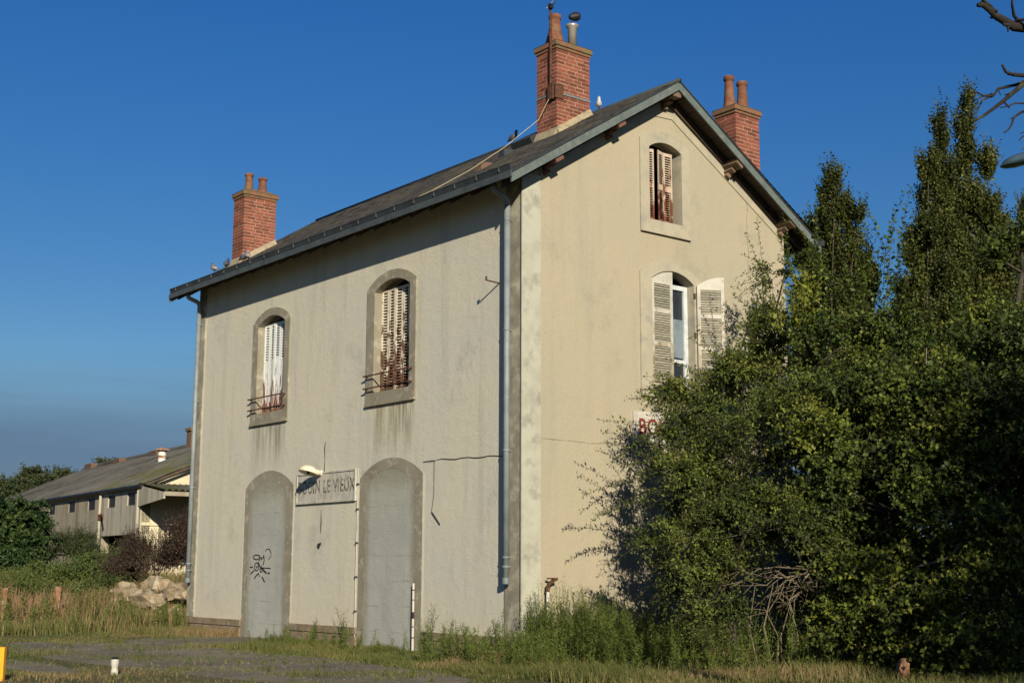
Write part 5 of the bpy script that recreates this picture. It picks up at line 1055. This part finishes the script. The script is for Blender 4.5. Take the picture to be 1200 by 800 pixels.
ST = [(186, 687, 33.5, 0.30, 'large blocky pale stone on top of the rubble heap'), (152, 700, 33, 0.30, 'long low stone at the left of the rubble heap'), (169, 700, 32.6, 0.26, 'warm coloured stone in the middle of the rubble heap'), (198, 696, 33, 0.22, 'stone leaning against the top block of the rubble heap'), (211, 690, 33.6, 0.2, 'small stone at the right end of the rubble heap'),
      (148, 688, 34, 0.17, 'small pale stone behind the left end of the rubble heap'), (216, 698, 32.6, 0.18, 'stone half hidden in grass near the left downpipe'), (140, 694, 34, 0.15, 'outlying small stone on the far left of the rubble'), (185, 704, 32.4, 0.2, 'flat stone at the front foot of the rubble heap'), (176, 690, 33.8, 0.2, 'stone wedged behind the middle of the rubble heap')]
for i, (px, py, s_, r_, lb) in enumerate(ST):
    p = at(px, py, s_); stone(p, (r_*random.uniform(1.1, 1.6), r_, r_*random.uniform(0.6, 0.85)), 20+i, lb)
mb = MB(); 
for i in range(60):
    p = at(random.uniform(138, 222), random.uniform(698, 712), random.uniform(32.3, 33.8)); r_ = random.uniform(0.03, 0.09); mb.lathe((p[0], p[1], gz(p[0], p[1])+random.uniform(0, 0.12)), [(r_*0.5, -r_), (r_, -r_*0.2), (r_*0.8, r_*0.5), (r_*0.3, r_*0.8)], 6)
tag(mb.build('rubble_chips', MAT['stone']), 'small broken stone chips spread round the rubble heap', kind='stuff')
stone((5.45, 1.85, 0.02), (0.09, 0.08, 0.13), 77, 'orange brown stone at the foot of the bramble', 'orange_stone', 'field_stone', None)
# bits on the open ground
p = at(134, 790, 1); d = p-CAM; t = (-0.1-CAM[2])/d[2]; q_ = CAM+d*t
wm = thing('marker_stump', 'small white marker stump with a black top in the grass', 'marker', (q_[0], q_[1], -0.1))
k = MB(); k.lathe((q_[0], q_[1], -0.12), [(0.045, 0), (0.048, 0.06), (0.038, 0.1), (0.05, 0.15), (0.052, 0.19), (0.045, 0.215)], 10); k.build('stump', MAT['sign_white'], wm)
k = MB(); k.lathe((q_[0], q_[1], 0.09), [(0.044, 0), (0.048, 0.015), (0.03, 0.035)], 10); k.build('cap', MAT['black'], wm)
p = at(0, 800, 1); d = p-CAM; t = (-0.1-CAM[2])/d[2]; yp = CAM+d*t-RX*0.055
yb = thing('yellow_post', 'flat yellow post at the lower left corner', 'post', (yp[0], yp[1], -0.1))
k = MB(); k.obox((yp[0], yp[1], 0.09), tuple(RX*0.095), tuple(np.array([-RX[1], RX[0], 0])*0.04), (0, 0, 0.23)); k.build('board', MAT['yellow'], yb, bevel=0.008)
k = MB(); k.tube([(yp[0]-0.03, yp[1]+0.05, -0.3), (yp[0]-0.03, yp[1]+0.05, 0.1)], 0.03, 8); k.build('stake', MAT['zinc_dark'], yb)
for px, py, lb in ((67, 692, 'short rusty orange fence stake standing in the tall grass'), (5, 694, 'squat brown fence stake at the left edge in the grass')):
    p = at(px, py, 33); k = MB(); z0 = gz(p[0], p[1]); k.obox((p[0], p[1], (z0+p[2]+0.10)/2), (0.05, 0, 0), (0, 0.05, 0), (0.02, 0, (p[2]+0.10-z0)/2)); tag(k.build('fence_stake', MAT['redpost']), lb, 'stake', 'old stakes in the tall grass')

# ------------------------------------------------------------------ grass, weeds, gravel
def noise2(x, y, s, seed):
    r = np.random.default_rng(seed); v = 0
    for i in range(6):
        a, p1 = r.uniform(0, 6.28, 2); f = s*r.uniform(0.6, 1.8); v = v+np.sin((x*math.cos(a)+y*math.sin(a))*f+p1)
    return v/6
def blades(X, Y, Hh, Wd, tone, lean=0.35, Z=None):
    n = len(X); az = rng.uniform(0, 6.28, n); w_ = np.stack([np.cos(az), np.sin(az), 0*az], -1)*Wd[:, None]
    la = rng.uniform(0, 6.28, n); lm = np.abs(rng.normal(0, lean, n))*Hh; l_ = np.stack([np.cos(la)*lm, np.sin(la)*lm, 0*la], -1)
    B = np.stack([X, Y, (ground_h(X, Y) if Z is None else Z)-0.02], -1); up = np.array([0, 0, 1.0])*Hh[:, None]
    V = np.stack([B-w_, B+w_, B+up*0.6+l_*0.35+w_*0.6, B+up*0.6+l_*0.35-w_*0.6, B+up*0.97+l_], 1).reshape(-1, 3); b = np.arange(n)[:, None]*5
    F = np.concatenate([b+np.array([0, 1, 2]), b+np.array([0, 2, 3]), b+np.array([3, 2, 4])]); return V, F, np.repeat(tone, 5)
def field(n, x0, x1, y0, y1, hfun, tfun, dens, wd=0.006, lean=0.35):
    X = rng.uniform(x0, x1, n); Y = rng.uniform(y0, y1, n); keep = rng.uniform(0, 1, n) < dens(X, Y)
    keep &= ~((X > -L-0.05) & (X < 0.05) & (Y > -0.04) & (Y < W+0.05)); X, Y = X[keep], Y[keep]
    return blades(X, Y, hfun(X, Y)*rng.uniform(0.5, 1.25, len(X)), np.full(len(X), wd)*rng.uniform(0.6, 1.4, len(X)), np.clip(tfun(X, Y)+rng.normal(0, 0.16, len(X)), 0, 1), lean)
def on_path(X, Y): return inside(PATH, X, Y) | inside(PATH2, X, Y) | inside(PATH3, X, Y)
fd = []
# short turf round the forecourt
fd.append(field(150000, -13, 7, -9.5, 1.6, lambda x, y: 0.05+0.09*np.clip(noise2(x, y, 1.6, 1)+0.1, 0, 1), lambda x, y: 0.48+0.55*noise2(x, y, 1.1, 2), lambda x, y: np.where(on_path(x, y), 0.05*(noise2(x, y, 2.2, 4) > 0.05), 0.25+0.6*(noise2(x, y, 1.2, 3) > 0.0)), 0.006, 0.6))
# tufts on the path
fd.append(field(42000, -9.5, 2.5, -6.9, -0.6, lambda x, y: 0.06+0.09*np.clip(noise2(x, y, 2.5, 6), 0, 1), lambda x, y: 0.36+0.3*noise2(x, y, 1.7, 8), lambda x, y: np.where(on_path(x, y), 1.0*(noise2(x, y, 2.9, 5) > 0.1), 0.0), 0.006, 0.5))
# strip along the front wall
fd.append(field(42000, -6.9, 2.6, -2.3, -0.05, lambda x, y: 0.06+0.14*np.clip(noise2(x, y, 2.1, 11)+0.1, 0, 1), lambda x, y: 0.42+0.5*noise2(x, y, 1.6, 12), lambda x, y: np.where(on_path(x, y), 0, 0.3+0.6*(noise2(x, y, 1.7, 13) > -0.1)), 0.007, 0.4))
fd.append(field(9000, -12.5, -8.9, -1.4, -0.03, lambda x, y: 0.15+0.2*np.clip(noise2(x, y, 2.1, 11)+0.25, 0, 1), lambda x, y: 0.6+0.35*noise2(x, y, 1.6, 12), lambda x, y: np.where(on_path(x, y), 0.0, 0.9), 0.007, 0.4))
V, F, T = cat(fd); tag(arrays_mesh('grass', V, F, LF['grass'], None, T), 'short patchy grass round the cracked forecourt', kind='stuff')
# tall dry grass field on the left
fd = [field(110000, -27, -11.6, -9, 6.5, lambda x, y: (0.42+0.3*noise2(x, y, 1.3, 21)+0.12*(x < -14))*(0.55+0.45*np.clip((y+3.2)/2.5, 0, 1)), lambda x, y: 0.68+0.55*noise2(x, y, 0.9, 22), lambda x, y: np.clip(0.55+1.1*noise2(x, y, 1.1, 23), 0.04, 1), 0.011, 0.4)]
V, F, T = cat(fd); tag(arrays_mesh('tall_grass', V, F, LF['grass'], None, T), 'tall straw and green grass left of the building', kind='stuff')
# rank grass at the foot of the thicket
fd = [field(52000, 0.1, 9.5, -2.2, 4.2, lambda x, y: 0.12+0.15*np.clip(noise2(x, y, 1.5, 31)+0.2, 0, 1), lambda x, y: 0.45+0.7*noise2(x, y, 1.3, 32), lambda x, y: np.clip(0.6+0.8*noise2(x, y, 1.3, 33), 0.08, 1), 0.007, 0.75),
      field(22000, 7, 15, -3, 8, lambda x, y: 0.18+0.0*x, lambda x, y: 0.3+0.0*x, lambda x, y: 0.9+0*x, 0.009, 0.4)]
V, F, T = cat(fd); tag(arrays_mesh('rank_grass', V, F, LF['grass'], None, T), 'rank green grass in front of the thicket', kind='stuff')

def weed_geo(bx, by, h, n=1, lsize=0.075, r=rng):
    """upright leafy stalks: stem curve, narrow leaves, side sprigs near the top"""
    k = len(bx); S = np.stack([bx, by, ground_h(bx, by)-0.02], -1); D = unit(np.stack([r.normal(0, 0.09, k), r.normal(0, 0.09, k), np.ones(k)], -1))
    V, F, T, stc = shoots(S, D, h, 34, lsize, 0.2, 0.02, 0.75, up_n=0.3, tone_s=np.clip(r.normal(0.42, 0.16, k), 0, 1))
    m_ = 7; f = r.uniform(0.45, 0.97, (k, m_)); S2 = (S[:, None]+D[:, None]*(h[:, None]*f)[..., None]).reshape(-1, 3)
    D2 = unit(np.repeat(D, m_, 0)*0.9+r.normal(0, 0.5, (k*m_, 3))); V2, F2, T2, st2 = shoots(S2, D2, np.repeat(h, m_)*0.16*r.uniform(0.5, 1.3, k*m_), 9, lsize*0.55, 0.25, 0.0, 0.8)
    sv, sf = stem_arrays(stc, 0.005, 0.0025)
    return (V, F, T), (V2, F2, T2), sv, sf
def weeds(name, label, bx, by, h, leaf='weed', lsize=0.075):
    a, b_, sv, sf = weed_geo(bx, by, h, lsize=lsize); V, F, T = cat([a, b_, (sv, np.concatenate([sf[:, [0, 1, 2]], sf[:, [0, 2, 3]]]), np.full(len(sv), 0.45))])
    return tag(arrays_mesh(name, V, F, LF[leaf], None, T), label, kind='stuff')
n = 720
bx = 0.12+np.abs(rng.normal(0, 1.15, n)); by = -0.1+np.abs(rng.normal(0, 1.7, n)); keep = (by < 4.8) & (bx < 3.4); bx, by = bx[keep], by[keep]; hh = rng.uniform(0.45, 1.25, len(bx))*(1-0.3*np.clip((bx-0.6), 0, 2.2))*(0.75+0.25*(noise2(bx, by, 2.0, 41) > 0))
weeds('weeds', 'tall green leafy weeds crowding the foot of the gable', bx, by, hh)
n = 150; bx = rng.uniform(-0.7, 1.6, n); by = rng.uniform(-1.5, 0.0, n)-0.05; weeds('weeds', 'green weeds round the building corner', bx, by, rng.uniform(0.2, 0.62, n))
n = 90; bx = rng.uniform(1.8, 4.2, n); by = rng.uniform(0.6, 3.0, n); weeds('weeds', 'weeds in the shade under the plum thicket', bx, by, rng.uniform(0.3, 0.8, n))
n = 70; bx = rng.uniform(-6.8, -0.4, n); by = rng.uniform(-1.0, -0.08, n); weeds('weeds', 'straggling weeds along the front plinth', bx, by, rng.uniform(0.12, 0.4, n), lsize=0.055)
n = 230; bx = rng.uniform(-21, -11.9, n); by = rng.uniform(-3.4, 2.2, n); ok = noise2(bx, by, 0.9, 51) > -0.05; bx, by = bx[ok], by[ok]; weeds('weeds', 'green weeds scattered through the tall grass on the left', bx, by, rng.uniform(0.3, 0.75, len(bx)), lsize=0.1)
n = 70; bx = rng.uniform(-10.5, 2.5, n); by = rng.uniform(-6.9, -2.0, n); weeds('weeds', 'small weeds pushing through the cracked forecourt', bx, by, rng.uniform(0.06, 0.22, n), lsize=0.05)
n = 60; bx = rng.uniform(-12.6, -11.2, n); by = rng.uniform(-1.2, 0.4, n); weeds('weeds', 'weeds by the left corner of the building', bx, by, rng.uniform(0.25, 0.7, n))
for x, y, h, lb in ((-2.13, -0.16, 0.82, 'tall single weed against the wall right of the right door'), (-1.78, -0.14, 0.6, 'shorter weed just right of the tallest weed on the front wall'), (-1.02, -0.16, 0.45, 'small sprawling weed on the front plinth near the downpipe'), (-4.78, -0.14, 0.72, 'thin weed climbing beside the conduit'), (-5.75, -0.16, 0.5, 'drooping seed headed weed on the plinth under the sign'), (0.42, 0.05, 1.05, 'tall pale weed against the bright corner strip'), (-0.18, -0.2, 0.75, 'bushy weed at the foot of the downpipe')):
    rt = thing('weed_plant', lb, 'weed', (x, y, gz(x, y)), 'single weeds along the walls')
    k_ = 3; a, b_, sv, sf = weed_geo(np.array([x, x+0.03, x-0.04]), np.array([y, y-0.02, y+0.02]), np.array([h, h*0.75, h*0.6])); V, F, T = cat([a, b_]); tag(arrays_mesh('leaves', V, F, LF['weed'], rt, T), kind='stuff')
    arrays_mesh('stem', sv, sf, MAT['bark'], rt)
# loose gravel on the forecourt
n = 2600; X = rng.uniform(-10, 3, n); Y = rng.uniform(-7.2, -0.2, n); ok = on_path(X, Y); X, Y = X[ok], Y[ok]; k_ = len(X); r_ = rng.uniform(0.005, 0.017, k_)
base_ = np.array([[1, 0, 0], [0, 1, 0], [-1, 0, 0], [0, -1, 0], [0, 0, 0.8]]); V = np.stack([X, Y, ground_h(X, Y)+0.012], -1)[:, None]+base_[None]*(r_[:, None, None])*rng.uniform(0.6, 1.3, (k_, 5, 1))
b_ = np.arange(k_)[:, None]*5; F = np.concatenate([b_+np.array(t_) for t_ in ([0, 1, 4], [1, 2, 4], [2, 3, 4], [3, 0, 4])])
MAT['gravel'] = mat_simple('gravel_chips', (0.17, 0.155, 0.12), (0.26, 0.235, 0.19), 12, 0.4, 0.65, 0.95, bst=0)
tag(arrays_mesh('gravel', V.reshape(-1, 3), F, MAT['gravel']), 'loose pale gravel on the cracked forecourt', kind='stuff')
